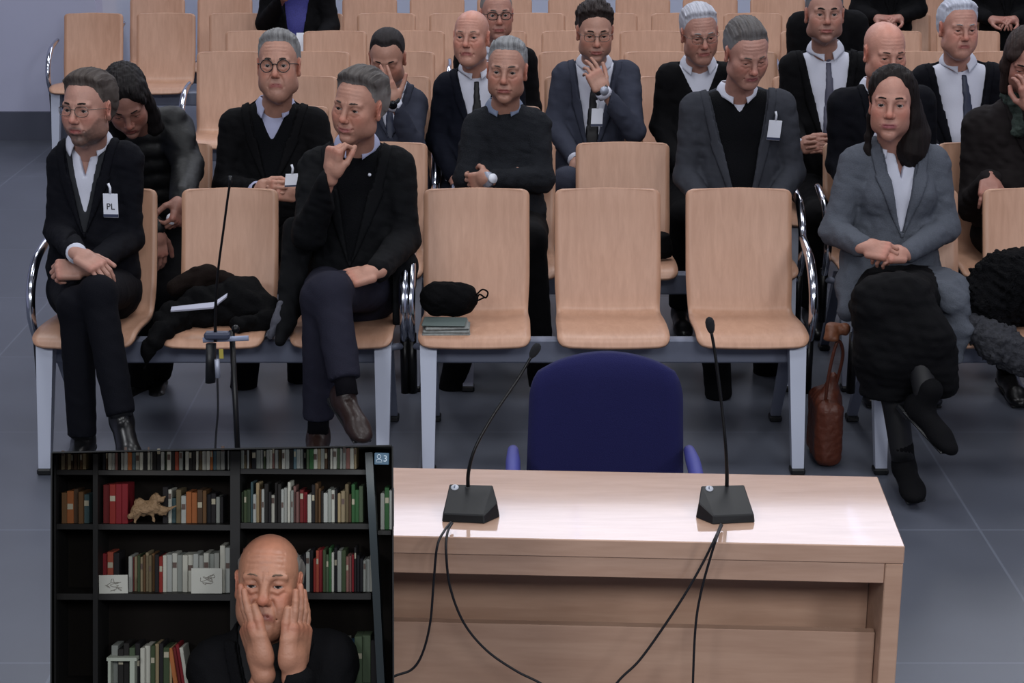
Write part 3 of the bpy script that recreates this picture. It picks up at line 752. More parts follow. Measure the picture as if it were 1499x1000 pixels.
# ---------------------------------------------------------------- the room
def setm(o): o['kind'] = 'structure'; return o
def floor_mat():
    m = bpy.data.materials.new('floor_tiles'); m.use_nodes = True; nt = m.node_tree; b = nt.nodes['Principled BSDF']
    tc = nt.nodes.new('ShaderNodeTexCoord'); mp = nt.nodes.new('ShaderNodeMapping'); mp.inputs['Location'].default_value = (.32, .18, 0)
    nt.links.new(tc.outputs['Object'], mp.inputs[0])
    br = nt.nodes.new('ShaderNodeTexBrick'); br.offset = 0; br.inputs['Scale'].default_value = 1; br.inputs['Brick Width'].default_value = .9; br.inputs['Row Height'].default_value = .9
    br.inputs['Mortar Size'].default_value = .004; br.inputs['Color1'].default_value = lin('#565a66'); br.inputs['Color2'].default_value = lin('#535762'); br.inputs['Mortar'].default_value = lin('#666b78')
    nt.links.new(mp.outputs[0], br.inputs['Vector'])
    n = nt.nodes.new('ShaderNodeTexNoise'); n.inputs['Scale'].default_value = 2.5; n.inputs['Detail'].default_value = 5; nt.links.new(tc.outputs['Object'], n.inputs['Vector'])
    mx = nt.nodes.new('ShaderNodeMix'); mx.data_type = 'RGBA'; mx.blend_type = 'MULTIPLY'; mx.inputs['Factor'].default_value = .35
    nt.links.new(br.outputs['Color'], mx.inputs['A']); nt.links.new(n.outputs[0], mx.inputs['B']); nt.links.new(mx.outputs['Result'], b.inputs['Base Color'])
    b.inputs['Roughness'].default_value = .34; b.inputs['Specular IOR Level'].default_value = .45; return m
v, q = box((0, 7, -.05), (16, 26, .1)); setm(mk('floor', v, q, floor_mat(), smooth=False))
WALLM = mat('wall_paint', '#a9abc2', .8, vary=.04, scale=2.)
WALLW = mat('wall_paint_light', '#b4b8c8', .8)
xw = P(146, 100, 11.8)[0]
v, q = box(((xw - 8) / 2, 11.9, 2.1), (8 + xw, .2, 4.2)); setm(mk('wall_left', v, q, WALLM, smooth=False))
v, q = box(((xw - .11 - 8) / 2, 11.785, .09), (8 + xw - .11, .03, .20)); o = setm(mk('baseboard_left', v, q, mat('baseboard_grey', '#454856', .6), smooth=False))
v, q = box((-7.9, 3, 2.1), (.2, 17.6, 4.2)); setm(mk('wall_side', v, q, WALLM, smooth=False))
v, q = box((xw - .1, 15, 2.1), (.2, 6.0, 4.2)); setm(mk('wall_recess', v, q, WALLW, smooth=False))
v, q = box((1.5, 18.1, 3.1), (13.5, .2, 6.2)); setm(mk('wall_back', v, q, WALLW, smooth=False))
v, q = box((7.9, 7, 2.6), (.2, 22, 5.2)); setm(mk('wall_right', v, q, WALLM, smooth=False))
v, q = box((0, 7, 5.9), (16, 26, .1)); setm(mk('ceiling', v, q, mat('ceiling_paint', '#9a9ca8', .9), smooth=False))
# unseen luminous ceiling panels far behind, placed so their glare lies on the table top
LPM = mat('light_panel', '#e4e9fb', .4, emit=4.8)
for k, xx in enumerate((-3.3, -.7, 1.9, 4.5)):
    v, q = box((xx, 15.15, 5.83), (2.58, 1.5, .04)); o = setm(mk('glare_panel_%d' % (k + 1), v, q, LPM, smooth=False))
dz = P(158, 5, 14.0)
v, q = box((dz[0] + .02, 14., 1.1), (.16, .06, 2.2)); dr = setm(mk('door_1', v, q, mat('dark_red_door', '#4a2324', .5), smooth=False))
v, q = uvs((dz[0] + .06, 13.94, 1.05), .025); mk('door_handle', v, q, STEEL, dr)

# ---------------------------------------------------------------- bench seating
PROF = [(0, .858), (-.012, .82), (-.035, .74), (-.075, .62), (-.118, .52), (-.150, .463), (-.180, .437), (-.225, .429), (-.31, .436), (-.42, .447), (-.50, .449), (-.545, .440), (-.566, .420)]
SH = {}
def shell_mesh(wd):
    key = round(wd, 3)
    if key in SH: return SH[key]
    pr = np.array([(0, a, b) for a, b in PROF]); pr = np.array(spline(list(pr), 4))[:, 1:]
    s = np.concatenate([[0], np.cumsum(np.linalg.norm(np.diff(pr, axis=0), axis=1))]); L = s[-1]
    t = np.sort(np.unique(np.round(np.concatenate([np.linspace(0, L, 54), np.linspace(0, .03, 7), L - np.linspace(0, .04, 7)]), 4)))
    py = np.interp(t, s, pr[:, 0]); pz = np.interp(t, s, pr[:, 1]); V = []; nu = 18
    for i, tt in enumerate(t):
        hw = wd / 2
        for r, e in ((.028, tt), (.04, L - tt)):
            if e < r: hw -= r - math.sqrt(max(r * r - (r - e) ** 2, 0))
        bk = np.clip((.46 - tt) / .2, 0, 1); hw -= .006 * math.exp(-((tt - .46) / .09) ** 2)
        for k in range(nu + 1):
            u = 2 * k / nu - 1; lum = math.exp(-((tt - .33) / .12) ** 2)
            V.append((u * hw, py[i] - .016 * u * u * bk - .010 * lum * (1 - u * u), pz[i] + .004 * u * u * (1 - bk)))
    F = [(i * (nu + 1) + k, (i + 1) * (nu + 1) + k, (i + 1) * (nu + 1) + k + 1, i * (nu + 1) + k + 1) for i in range(len(t) - 1) for k in range(nu)]
    me = bpy.data.meshes.new('seat_shell'); me.from_pydata(V, [], F); me.update(); me.polygons.foreach_set('use_smooth', np.ones(len(F), bool)); me.materials.append(WOOD)
    SH[key] = me; return me
def xat(px, Y, z):
    d = Y * fw[1] + (z - CAMZ) * fw[2]; return (px - 749.5) / FPX * d
def bench(Yr, pxc, n, sp, wd, label, arms='lr', group=None, xw_=None):
    X = xat(pxc, Yr, .855) if xw_ is None else xw_
    root = thing('bench_seating', label, 'bench', (X, Yr - .3, 0), group); half = (n - 1) / 2 * sp
    for i in range(n):
        o = bpy.data.objects.new('seat_shell', shell_mesh(wd)); link(o, root); o.location = (i * sp - half, .3, 0)
        md = o.modifiers.new('s', 'SOLIDIFY'); md.thickness = .013; md.offset = 1
    mk('beam', *box((X, Yr - .42, .375), (2 * half + wd * .9, .05, .085), None, .006), STEELD, root, smooth=False)
    for i in range(n):
        cx = X + i * sp - half; mk('seat_bracket', *box((cx, Yr - .30, .400), (.06, .30, .03), None, .004), STEELD, root, smooth=False)
    for s in (-1, 1):
        lx = X + s * (half + wd * .5 - .035)
        a = np.array((lx, Yr - .50, .425)); b = np.array((lx + s * .0, Yr - .635, .022))
        def blade(a, b, w0, w1, t0, t1):
            V = []
            for p, w, t in ((a, w0, t0), (b, w1, t1)):
                for dx, dy in ((-w, -t), (w, -t), (w, t), (-w, t)): V.append((p[0] + dx, p[1] + dy, p[2]))
            return np.array(V), [(0, 1, 2, 3)[::-1], (4, 5, 6, 7)] + [(i, (i + 1) % 4, 4 + (i + 1) % 4, 4 + i) for i in range(4)]
        lg = mk('leg', *blade(b, a, .020, .029, .017, .03), STEEL, root, smooth=False)
        mk('foot', *box((b[0], b[1], .011), (.05, .055, .022), None, .005), BLACKP, lg, smooth=False)
        a = np.array((lx, Yr - .36, .40)); b = np.array((lx, Yr - .10, .022))
        lg = mk('leg', *blade(b, a, .017, .022, .015, .025), STEELD, root, smooth=False)
        mk('foot', *box((b[0], b[1], .011), (.045, .055, .022), None, .005), BLACKP, lg, smooth=False)
        if ('l' if s < 0 else 'r') in arms:
            ax = X + s * (half + wd * .5 + .030)
            ar = mk('armrest', *tube([(ax, Yr + y_, z_) for y_, z_ in ((-.12, .70), (-.20, .69), (-.31, .665), (-.395, .60), (-.425, .52), (-.41, .45), (-.37, .39))], [.012, .015, .0165, .0165, .016, .014, .013], 12, 5, 1.), CHROME, root)
            mk('arm_post', *tube([(ax, Yr - .372, .42), (ax, Yr - .372, .20)], .016, 12), BLACKM, ar)
            mk('arm_bracket', *tube([(ax, Yr - .372, .375), (ax - s * .06, Yr - .40, .375)], .013, 8), STEELD, ar)
    return root
RY = [6.35 + .88 * r for r in range(9)]
ordn = ['front', 'second', 'third', 'fourth', 'fifth', 'sixth', 'seventh', 'eighth', 'ninth']
BN = []
def B_(r, pxc, n, sp, wd, label, **k): BN.append((r, pxc, n)); return bench(RY[r], pxc, n, sp, wd, label, **k)
B_(0, 338, 3, .438, .350, 'front row beech plywood bench at left, carrying the heap of black clothing')
B_(0, 889, 3, .474, .384, 'front row beech plywood bench in the middle, free of people, black pouch on one seat')
B_(0, 1514, 3, .475, .385, 'front row beech plywood bench at right, under the woman in the grey blazer')
B_(1, 405, 3, .44, .36, 'second row wooden bench at left, behind the heap of black clothing')
B_(1, 911, 3, .466, .384, 'second row wooden bench in the middle, one empty backrest showing between two sitters')
B_(1, 1440, 3, .47, .385, 'second row wooden bench at right, behind the woman in the grey blazer')
B_(2, 496, 2, .466, .38, 'third row wooden bench at left, under the man covering his face')
B_(2, 880, 3, .466, .38, 'third row wooden bench in the middle, under the curly-haired man')
B_(2, 1354, 3, .50, .40, 'third row wooden bench at right, under the man with the grey tie')
B_(3, 508, 2, .466, .38, 'fourth row wooden bench at left, behind the man covering his face')
B_(3, 852, 3, .466, .38, 'fourth row wooden bench in the middle, under the man with black glasses')
B_(3, 1320, 3, .466, .38, 'fourth row wooden bench at right, empty behind the man in a blue tie')
B_(4, 463, 3, .466, .38, 'fifth row wooden bench at left, backrest and chrome armrest beside the frowning man with glasses')
B_(4, 901, 4, .466, .38, 'fifth row wooden bench in the middle with four empty backrests')
B_(4, 1403, 4, .466, .38, 'fifth row wooden bench at right, beyond the pair of chrome armrests')
B_(5, 491, 3, .466, .38, 'sixth row wooden bench at left, in front of the sitter in the blue shirt')
B_(5, 896, 4, .466, .38, 'sixth row wooden bench in the middle with four empty backrests')
B_(5, 1359, 4, .466, .38, 'sixth row wooden bench at right with a high block of backrests')
B_(6, 244, 3, .466, .38, 'seventh row wooden bench at far left against the wall, chrome armrest on its outer end')
B_(6, 566, 3, .466, .38, 'seventh row wooden bench left of the middle, under the sitter in the blue shirt')
B_(6, 943, 4, .466, .38, 'seventh row wooden bench in the middle near the top edge')
B_(6, 1371, 4, .466, .38, 'seventh row wooden bench at right, under the sitters cut off by the top edge')
B_(7, 330, 3, .466, .38, 'eighth row wooden bench at left, behind the far left bench')
B_(7, 640, 3, .466, .38, 'eighth row wooden bench, second from the left at the top edge')
B_(7, 990, 4, .466, .38, 'eighth row wooden bench in the middle at the top edge')
B_(7, 1390, 4, .466, .38, 'eighth row wooden bench at the top right corner')

# ---------------------------------------------------------------- table
TZ = .74
A0 = PZ(1325, 800, TZ); L0 = PZ(575, 784.5, TZ); ex = nrm(L0 - A0); ey = np.array((ex[1], -ex[0], 0)); ey = ey if ey[1] > 0 else -ey
far = PZ(1300, 698, TZ); TD = float((far - A0) @ ey); TLg = float(np.linalg.norm(L0 - A0)) * 1.2
def TP(a, b, z): return A0 + ex * a + ey * b + np.array((0, 0, z - TZ))     # a: from the right end leftwards, b: away from the camera
Rt = np.stack([-ex, ey, (0, 0, 1)])
tb = thing('witness_table', 'long pale wooden table in front of the rows, two microphones on top', 'table', TP(TLg / 2, TD / 2, 0))
mk('tabletop', *box(TP(TLg / 2, TD / 2, TZ - .02), (TLg, TD, .04), Rt, .002), TABW, tb, smooth=False)
mk('apron', *box(TP(TLg / 2, .018, TZ - .064), (TLg - .076, .026, .046), Rt, .0015), TABW, tb, smooth=False)
for a in (.019, TLg - .019): mk('side_panel', *box(TP(a, TD / 2, (TZ - .042) / 2), (.037, TD - .004, TZ - .042), Rt, .002), TABP, tb, smooth=False)
mk('back_panel', *box(TP(TLg / 2, .20, .35), (TLg - .078, .02, .69), Rt, 0), TABP, tb, smooth=False)
mk('modesty_panel', *box(TP(TLg / 2, .075, .26), (TLg - .078, .022, .50), Rt, .001), TABP, tb, smooth=False)

def conf_mic(label, corners, stem, head, flip=False):
    c = PZ(*corners, TZ); r = thing('table_microphone', label, 'microphone', c)
    s = -1 if flip else 1
    # wedge: low front, raised back, one side cut away
    yaw = basis(-4 if not flip else 4); Rr = yaw
    def q(a, b, z): return c + Rr[0] * a * s + Rr[1] * b + np.array((0, 0, z))
    bot = [q(-.056, -.050, 0), q(.036, -.055, 0), q(.066, -.015, 0), q(.050, .045, 0), q(-.050, .045, 0)]
    top = [q(-.054, -.046, .018), q(.034, -.050, .018), q(.060, -.012, .034), q(.046, .040, .052), q(-.048, .040, .052)]
    F = [(0, 1, 2, 3, 4)[::-1], (5, 6, 7, 8, 9)] + [(i, (i + 1) % 5, 5 + (i + 1) % 5, 5 + i) for i in range(5)]
    if flip: F = [f[::-1] for f in F]
    b = mk('base', np.array(bot + top), F, BLACKP, r, smooth=False); b.modifiers.new('b', 'BEVEL').width = .002
    nn = nrm(np.cross(top[1] - top[0], top[4] - top[0])); nn = nn if nn[2] > 0 else -nn
    d = q(-.036 if not flip else .028, .022, .0); d = np.array(top[4]) * .74 + np.array(top[0]) * .12 + np.array(top[3]) * .14 if not flip else np.array(top[3]) * .60 + np.array(top[2]) * .2 + np.array(top[4]) * .2
    lg = mk('logo_disc', *tube([d - nn * .001, d + nn * .0012], .0085, 20), mat('disc_white', '#b9bcc6', .4), b)
    e1 = nrm(Rr[0]); e2 = np.cross(nn, e1)
    mk('logo_mark', *join([box(d + nn * .0016 + e2 * .001, (.0015, .009, .0006), np.stack([e1, e2, nn])), box(d + nn * .0016 - e1 * .002, (.0012, .006, .0006), np.stack([e1, e2, nn]))]), mat('mark_grey', '#3c4a60', .5), lg, smooth=False)
    st = [P(*s_) for s_ in stem]
    g = mk('socket', *tube([st[0] - np.array((0, 0, .03)), st[0] + np.array((0, 0, .006))], [.010, .0075], 14), BLACKP, r)
    mk('gooseneck', *tube(st, [.0045, .0042, .0036, .0034, .0034, .0034][:len(st)] if len(st) <= 6 else .0035, 10, 6), BLACKM, r)
    hd = nrm(st[-1] - st[-2]); e = st[-1]
    mk('windshield', *tube([e - hd * .006, e, e + hd * .010, e + hd * .020, e + hd * .027, e + hd * .030], [.004, .0075, .0098, .0098, .0068, .0015], 14), mat('foam', '#18191d', .95, bump=.6, scale=900.), r)
    return r
conf_mic('black gooseneck microphone on the left of the table, neck bent to the right', (688, 752), [(685, 716, 3.62), (686, 690, 3.62), (696, 655, 3.63), (722, 608, 3.66), (758, 555, 3.70), (779, 520, 3.72)], None)
conf_mic('black gooseneck microphone on the right of the table, neck nearly upright', (1061, 753), [(1064, 716, 3.62), (1064, 690, 3.62), (1062, 650, 3.62), (1056, 590, 3.64), (1047, 520, 3.66), (1041, 484, 3.67)], None, True)
def cable(label, pts):
    o = mk('microphone_cable', *tube([P(*p) for p in pts], .0027, 8, 8), CABLE); tag(o, label, 'cable'); return recenter(o)
yf = 3.39
cable('thin black cable hanging down left from the left microphone, nearest the video screen', [(660, 765, 3.50), (650, 778, 3.42), (640, 800, yf), (635, 850, yf), (630, 910, yf), (619, 955, yf), (603, 980, yf), (575, 991, yf), (540, 1012, yf), (505, 1090, yf), (500, 1180, yf)])
cable('thin black cable looping right from the left microphone base', [(662, 766, 3.50), (655, 780, 3.42), (653, 808, yf), (659, 860, yf), (679, 912, yf), (712, 952, yf), (755, 982, yf), (800, 1006, yf), (850, 1050, yf), (880, 1160, yf)])
cable('thin black cable slanting down left from the right microphone', [(1055, 768, 3.50), (1048, 785, 3.40), (1030, 822, yf), (1004, 868, yf), (970, 920, yf), (935, 968, yf), (903, 1000, yf), (862, 1060, yf), (850, 1160, yf)])
cable('thin black cable dropping almost straight from the right microphone', [(1057, 769, 3.50), (1050, 785, 3.38), (1040, 816, yf - .01), (1026, 868, yf), (1018, 920, yf), (1014, 1010, yf), (1010, 1160, yf)])

# ---------------------------------------------------------------- blue chair behind the table
NAVY = mat('navy_fabric', '#1b1c49', .85, bump=.3, scale=500., vary=.06, sheen=.03, spec=.15)
cc = P(886, 690, 4.15); ch = thing('office_chair', 'navy blue upholstered chair with rounded backrest behind the table', 'chair', (cc[0], 4.05, 0))
def pad(c, w, hgt, t, topw=1., crown=.03, curve=.03):
    V = []; nu, nv = 26, 24
    for side in (-1, 1):
        for j in range(nv + 1):
            for i in range(nu + 1):
                u = 2 * i / nu - 1; v_ = j / nv; ww = w / 2 * (1 + (topw - 1) * v_)
                r = .09; ev = min(v_, 1 - v_) * hgt; ew = ww - (r - math.sqrt(max(0, r * r - (r - ev) ** 2)) if ev < r else 0) * .55
                z = c[2] + hgt * v_ + (crown * (1 - u * u) if v_ > .5 else 0) * (v_ * 2 - 1)
                ed = min(1, (1 - abs(u)) * 6) ** .5 * min(1, min(v_, 1 - v_) * 10 + .02) ** .5
                V.append((c[0] + u * ew, c[1] - curve * u * u + side * t / 2 * (.25 + .75 * ed), z))
    n = (nu + 1) * (nv + 1); F = []
    for j in range(nv):
        for i in range(nu):
            a = j * (nu + 1) + i; F.append((a, a + 1, a + nu + 2, a + nu + 1)); F.append((n + a, n + a + nu + 1, n + a + nu + 2, n + a + 1))
    for i in range(nu):
        a = i; F.append((a, n + a, n + a + 1, a + 1)); a = nv * (nu + 1) + i; F.append((a, a + 1, n + a + 1, n + a))
    for j in range(nv):
        a = j * (nu + 1); F.append((a, a + nu + 1, n + a + nu + 1, n + a)); a += nu; F.append((a, n + a, n + a + nu + 1, a + nu + 1))
    return np.array(V), F
bt = P(887, 517, 4.2)
mk('backrest', *pad((cc[0], 4.2, .44), .402, bt[2] - .44 - .02, .07, .93, .022, .03), NAVY, ch)
mk('seat', *box((cc[0], 3.98, .44), (.44, .42, .08), None, .03), NAVY, ch)
mk('column', *tube([(cc[0], 4.0, .06), (cc[0], 4.0, .42)], .028, 14), BLACKM, ch)
for i in range(5):
    a = 2 * math.pi * i / 5; e = np.array((cc[0] + .25 * math.cos(a), 4. + .25 * math.sin(a), .055))
    s_ = mk('base_arm', *tube([(cc[0], 4., .085), e], [.024, .016], 8), BLACKM, ch); mk('caster', *uvs(e - (0, 0, .028), .027), BLACKP, s_)
VIO = mat('violet_armpad', '#3c3f86', .6)
for px in (751, 1017):
    t_ = P(px, 678, 4.02); s_ = -1 if px < 880 else 1
    a = mk('armrest', *tube([(t_[0], 4.16, t_[2] - .02), (t_[0], 4.06, t_[2] - .012), (t_[0], 3.98, t_[2] - .015), (t_[0], 3.90, t_[2] - .03)], [.014, .018, .018, .012], 14, 4), VIO, ch)
    mk('arm_support', *tube([(t_[0], 4.05, t_[2] - .03), (t_[0] - s_ * .01, 4.05, .5), (t_[0] - s_ * .06, 4.03, .42)], .012, 8, 4), BLACKM, a)

# ---------------------------------------------------------------- microphone on a floor stand (left)
sb = P(345, 600, 5.0); ms = thing('microphone_stand', 'black floor stand with clamp and tall thin microphone, before the coat pile', 'microphone stand', (sb[0], 5.0, 0))
tp_ = P(345, 484, 5.0)
mk('pole', *tube([(sb[0], 5.0, .02), (sb[0], 5.0, tp_[2])], .0085, 12), BLACKM, ms)
mk('base', *tube([(sb[0], 5.0, 0), (sb[0], 5.0, .018), (sb[0], 5, .024)], [.13, .13, .03], 28), BLACKM, ms)
mk('clamp_knob', *uvs(tp_ + (0, 0, .005), (.012, .012, .012)), BLACKM, ms)
c1 = P(297, 498, 4.98); c2 = P(364, 495, 4.98)
mk('crossbar', *tube([c1, c2], .008, 8, flat=.5), mat('clear_plastic', '#8d95ad', .25), ms)
c = P(318, 491, 4.97); mk('holder', *box(c, (.075, .03, .022), None, .006), mat('holder_grey', '#3b4052', .4), ms, smooth=False)
a, b = P(309, 503, 4.97), P(308, 560, 4.96); mk('switch_box', *tube([a, b], .018, 12, flat=.7), BLACKP, ms)
c = P(324, 518, 4.95); mk('yellow_sticker', *box(c, (.012, .004, .028)), mat('sticker_yellow', '#a89a48', .5), ms, smooth=False)
c = P(318, 536, 4.95); mk('plug', *tube([c + (0, 0, .02), c - (0, 0, .035)], .0075, 10), STEEL, ms)
mk('gooseneck', *tube([P(315, 500, 4.97), P(316, 440, 4.97), P(320, 390, 4.97), P(328, 330, 4.97), P(334, 285, 4.97), P(337, 268, 4.97)], [.005, .0042, .0036, .0034, .0034, .0034], 8, 6), BLACKM, ms)
e = P(337, 264, 4.97); mk('capsule', *tube([e - (0, 0, .012), e + (0, 0, .012)], .0055, 10), BLACKP, ms)
mk('lead', *tube([P(318, 548, 4.95), P(319, 600, 4.94), P(316, 640, 4.94), P(314, 700, 4.92), P(318, 780, 4.9)], .0032, 8, 6), CABLE, ms)

# ---------------------------------------------------------------- things on the seats
def blob(name, lo, hi, h, fn, m, noise=(.01, 20, 1), post=None, label=None, cat=None, group=None, parent=None):
    f = Fld(lo, hi, h); fn(f); X, Y, Z = np.broadcast_arrays(*f.g())
    if noise: f.F = f.F - noise[0] * np.abs(wob((X, Y, Z), noise[1], noise[2])) - noise[0] * .35 * wob((X, Y, Z), noise[1] * 2.6, noise[2] + 1) + noise[0] * .4
    if post: f.F = post(f)
    V, Q = f.mesh(); o = mk(name, V, Q, m, parent)
    if cat: tag(o, label, cat, group); recenter(o)
    return o
BLACKCLOTH = mat('black_cloth', '#070709', .9, bump=.3, scale=120., spec=.1)
BROWNCLOTH = mat('dark_brown_cloth', '#140d0b', .9, bump=.3, scale=120., spec=.1)
SY = RY[0]
def coat(f):
    q = lambda x, y, Y: P(x, y, Y)
    f.chain([q(245, 468, 5.9), q(300, 452, 5.98), (q(350, 448, 6.0)), q(392, 458, 5.95)], [.05, .075, .085, .055], k=.04)
    f.chain([q(330, 425, 6.06), q(365, 420, 6.06)], [.05, .04], k=.04)
    f.chain([q(262, 470, 5.88), q(235, 485, 5.80), q(222, 505, 5.75), q(212, 538, 5.745)], [.04, .034, .026, .012], k=.03)
    f.chain([q(350, 475, 5.86), q(396, 470, 5.88)], [.035, .03], k=.03)
blob('draped_coat', P(200, 560, 5.7) * 1.0 + (-.02, -.05, -.05), P(430, 380, 6.2) + (.03, 0, .05), .006, coat, BLACKCLOTH, (.024, 15, 3), lambda f: np.maximum(f.F, np.where(f.g()[1] > SY - .56, .4535 - f.g()[2], -1) + 0 * f.F), 'heap of black clothing spilling off the seat beside the bearded man', 'coat')
blob('folded_jacket', P(235, 470, 5.85), P(360, 375, 6.18), .006, lambda f: f.chain([P(258, 420, 6.0), P(300, 408, 6.05), P(338, 412, 6.05)], [.035, .045, .03], k=.03), BROWNCLOTH, (.02, 14, 8), None, 'dark brown garment lying on top of the black clothing heap', 'jacket')
a, b, c = P(250, 457, 5.80), P(312, 452, 5.80), P(332, 436, 5.86)
pp = mk('paper_sheet', *prism([a, b, c, c + (0, .02, .006), b + (0, .03, .01), a + (0, .02, .008)], np.zeros(3), np.array((0, -.002, .006))), mat('paper', '#a8a9ba', .7), smooth=False); tag(pp, 'thin white sheet sticking out of the black clothing heap', 'paper'); recenter(pp)
blob('grey_bag', P(385, 515, 5.72), P(425, 425, 6.0), .005, lambda f: f.chain([P(396, 492, 5.80), P(407, 470, 5.82), P(411, 445, 5.86)], [.012, .02, .014], k=.02), mat('grey_canvas', '#4a4b55', .8, bump=.4, scale=300.), (.006, 40, 2), None, 'narrow grey cloth bag edge at the right of the clothing heap', 'bag')
# pouch and folded newspaper on the middle bench
def pouch(f):
    f.chain([P(640, 437, 5.98), P(676, 437, 5.98)], [.062, .058], k=.03); f.F = f.F + 0
po = blob('black_pouch', P(605, 480, 5.85), P(715, 395, 6.12), .005, pouch, BLACKCLOTH, (.01, 22, 5), lambda f: np.maximum(f.F, .4545 - f.g()[2] + 0 * f.F), 'rounded black pouch with drawstring on the middle bench', 'bag')
lp = [P(697, 432, 5.95), P(706, 424, 5.93), P(714, 428, 5.93), P(711, 436, 5.93), P(702, 431, 5.94), P(698, 440, 5.93), P(708, 436, 5.92)]
mk('drawstring', *tube(lp, .003, 8, 5), BLACKCLOTH, po)
def stackpaper():
    L = []; base = P(652, 488, 5.84); base[2] = .4535
    for i, (w, d, t, dx, ang) in enumerate(((.165, .12, .012, 0, 3), (.160, .115, .010, .003, 0), (.15, .11, .008, .004, 4), (.15, .10, .006, -.004, -3))):
        L.append(box(base + (dx, .04, t / 2 + .0115 * i), (w, d, t), basis(ang), .003))
    return L
NP = stackpaper()
nw = mk('folded_newspaper', *join(NP[:3]), mat('newsprint', '#7f8280', .8, vary=.5, scale=70., bump=.3), smooth=False); tag(nw, 'folded grey newspapers under the black pouch on the middle bench', 'newspaper'); recenter(nw)
n2 = mk('notebook', *NP[3], mat('notebook_grey', '#54605e', .6), smooth=False); tag(n2, 'thin dark green notebook on the folded newspapers', 'notebook'); recenter(n2)
# bag behind the free backrests
blob('black_bag', P(948, 395, 6.65), P(1000, 325, 7.05), .008, lambda f: f.chain([P(962, 345, 6.85), P(966, 366, 6.85)], [.05, .055], k=.03), BLACKCLOTH, (.01, 20, 4), None, 'small black bag on the second row seat, seen between two backrests', 'bag')
# tan handbag between the benches
TAN = mat('tan_leather', '#4e2517', .45, bump=.3, scale=60., vary=.2)
def hb(f):
    b0 = P(1204, 676, 5.86); b0[2] = .0
    f.rbox(b0 + (0, 0, .12), (.048, .12, .118), basis(0, 0, 0), .035, .02); f.cone(b0 + (.012, 0, .2), b0 + (.022, .0, .30), .034, .018, k=.05)
hbg = blob('handbag', P(1170, 700, 5.9) - (0, .25, .05), P(1240, 520, 5.9) + (0, .2, 0), .006, hb, TAN, (.008, 18, 7), lambda f: np.maximum(f.F, .001 - f.g()[2] + 0 * f.F), 'tan brown leather handbag standing between the middle and right benches', 'handbag')
mk('handle', *tube([P(1208, 590, 5.80), P(1214, 545, 5.78), P(1226, 500, 5.78), P(1234, 520, 5.82), P(1222, 570, 5.86)], .006, 8, 6), TAN, hbg)
blob('leather_purse', P(1198, 515, 5.65), P(1250, 455, 5.95), .005, lambda f: (f.chain([P(1219, 476, 5.80), P(1217, 495, 5.78)], [.022, .028], k=.02), f.ell(P(1236, 482, 5.80), (.022, .03, .022), None, .02)), mat('light_tan_leather', '#643a24', .5, bump=.3, scale=60.), (.006, 30, 2), None, 'small light tan purse on the seat at the left side of the woman in grey', 'purse')
# fur
FUR = mat('black_fur', '#08080b', .9, bump=1., scale=160., spec=.1)
def fur(f):
    f.chain([P(1440, 450, 5.9), P(1475, 420, 5.95), P(1530, 430, 5.95)], [.11, .12, .12], k=.05); f.chain([P(1500, 385, 6.0), P(1530, 380, 6.0)], [.06, .06], k=.05)
blob('fur_coat', P(1385, 580, 5.6), P(1600, 340, 6.25), .007, fur, FUR, (.03, 34, 6), lambda f: np.maximum(f.F - .006 * wob(tuple(np.broadcast_arrays(*f.g())), 150, 3), np.where(f.g()[1] > SY - .56, .455 - f.g()[2], -1) + 0 * f.F), 'black fur coat heaped on the seat at the right edge', 'coat')
def fur2(f): f.chain([P(1425, 480, 5.80), P(1462, 505, 5.76), P(1500, 525, 5.74), P(1540, 530, 5.74)], [.05, .06, .055, .05], k=.05)
blob('patterned_scarf', P(1385, 590, 5.6), P(1580, 440, 5.95), .007, fur2, mat('mottled_scarf', '#2a2b31', .9, bump=.8, scale=90., vary=.8), (.02, 40, 2), lambda f: np.maximum(f.F, np.where(f.g()[1] > SY - .56, .455 - f.g()[2], -1) + 0 * f.F), 'mottled dark scarf hanging below the black fur coat', 'scarf')
# ---------------------------------------------------------------- the public
def cloth(name, hexc, rough=.85, bump=.25, scale=350., vary=.05): return mat(name, hexc, rough, bump=bump, scale=scale, vary=vary, spec=.12)
C_BLACK = cloth('black_wool', '#08080b'); C_NAVY = cloth('dark_navy_wool', '#0b0c13'); C_COAT = cloth('charcoal_coat', '#0c0d10')
C_NAVY2 = cloth('midnight_suit', '#0d101b'); C_BLUE = cloth('blue_grey_suit', '#363946'); C_SLATE = cloth('slate_suit', '#36383f')
C_GREY = cloth('grey_tweed', '#40444d', vary=.25, scale=220.); C_BLAZ = cloth('grey_blazer', '#50545d', vary=.25, scale=220.); C_CHAR = cloth('charcoal_knit', '#1e2025', bump=.6, scale=260.)
C_TROU = cloth('navy_trousers', '#23232f'); C_SHIRT = cloth('white_shirt', '#c3c5d3', .7, .1); C_LBLUE = mat('pale_blue_check', '#a0a3c0', .7, vary=.2, scale=420.)
C_SWB = cloth('black_knit', '#08090d', bump=.5, scale=300.); C_BSH = mat('grey_blue_shirt', '#6d7890', .7, vary=.2, scale=300.); C_ROYAL = mat('blue_patterned_shirt', '#34347a', .7, vary=.5, scale=140.)
C_TIEB = mat('black_tie', '#0d0c12', .5); C_TIEG = mat('grey_tie', '#4b4b5c', .5); C_TIEN = mat('navy_tie', '#2c3144', .5)
C_PUFF = mat('black_puffer', '#08090c', .55, bump=.3, scale=30., spec=.3); C_BROWN = cloth('dark_brown_wool', '#1f1b1c', vary=.15)
C_GREEN = mat('green_scarf_cloth', '#2c3833', .9, bump=.6, scale=90., vary=.4)
mat('shoe_leather', '#0b0b0d', .32, coat=.08); BRSH = mat('brown_suede', '#241511', .38, bump=.1, scale=60.)
TIGHT = mat('black_tights', '#101013', .6)
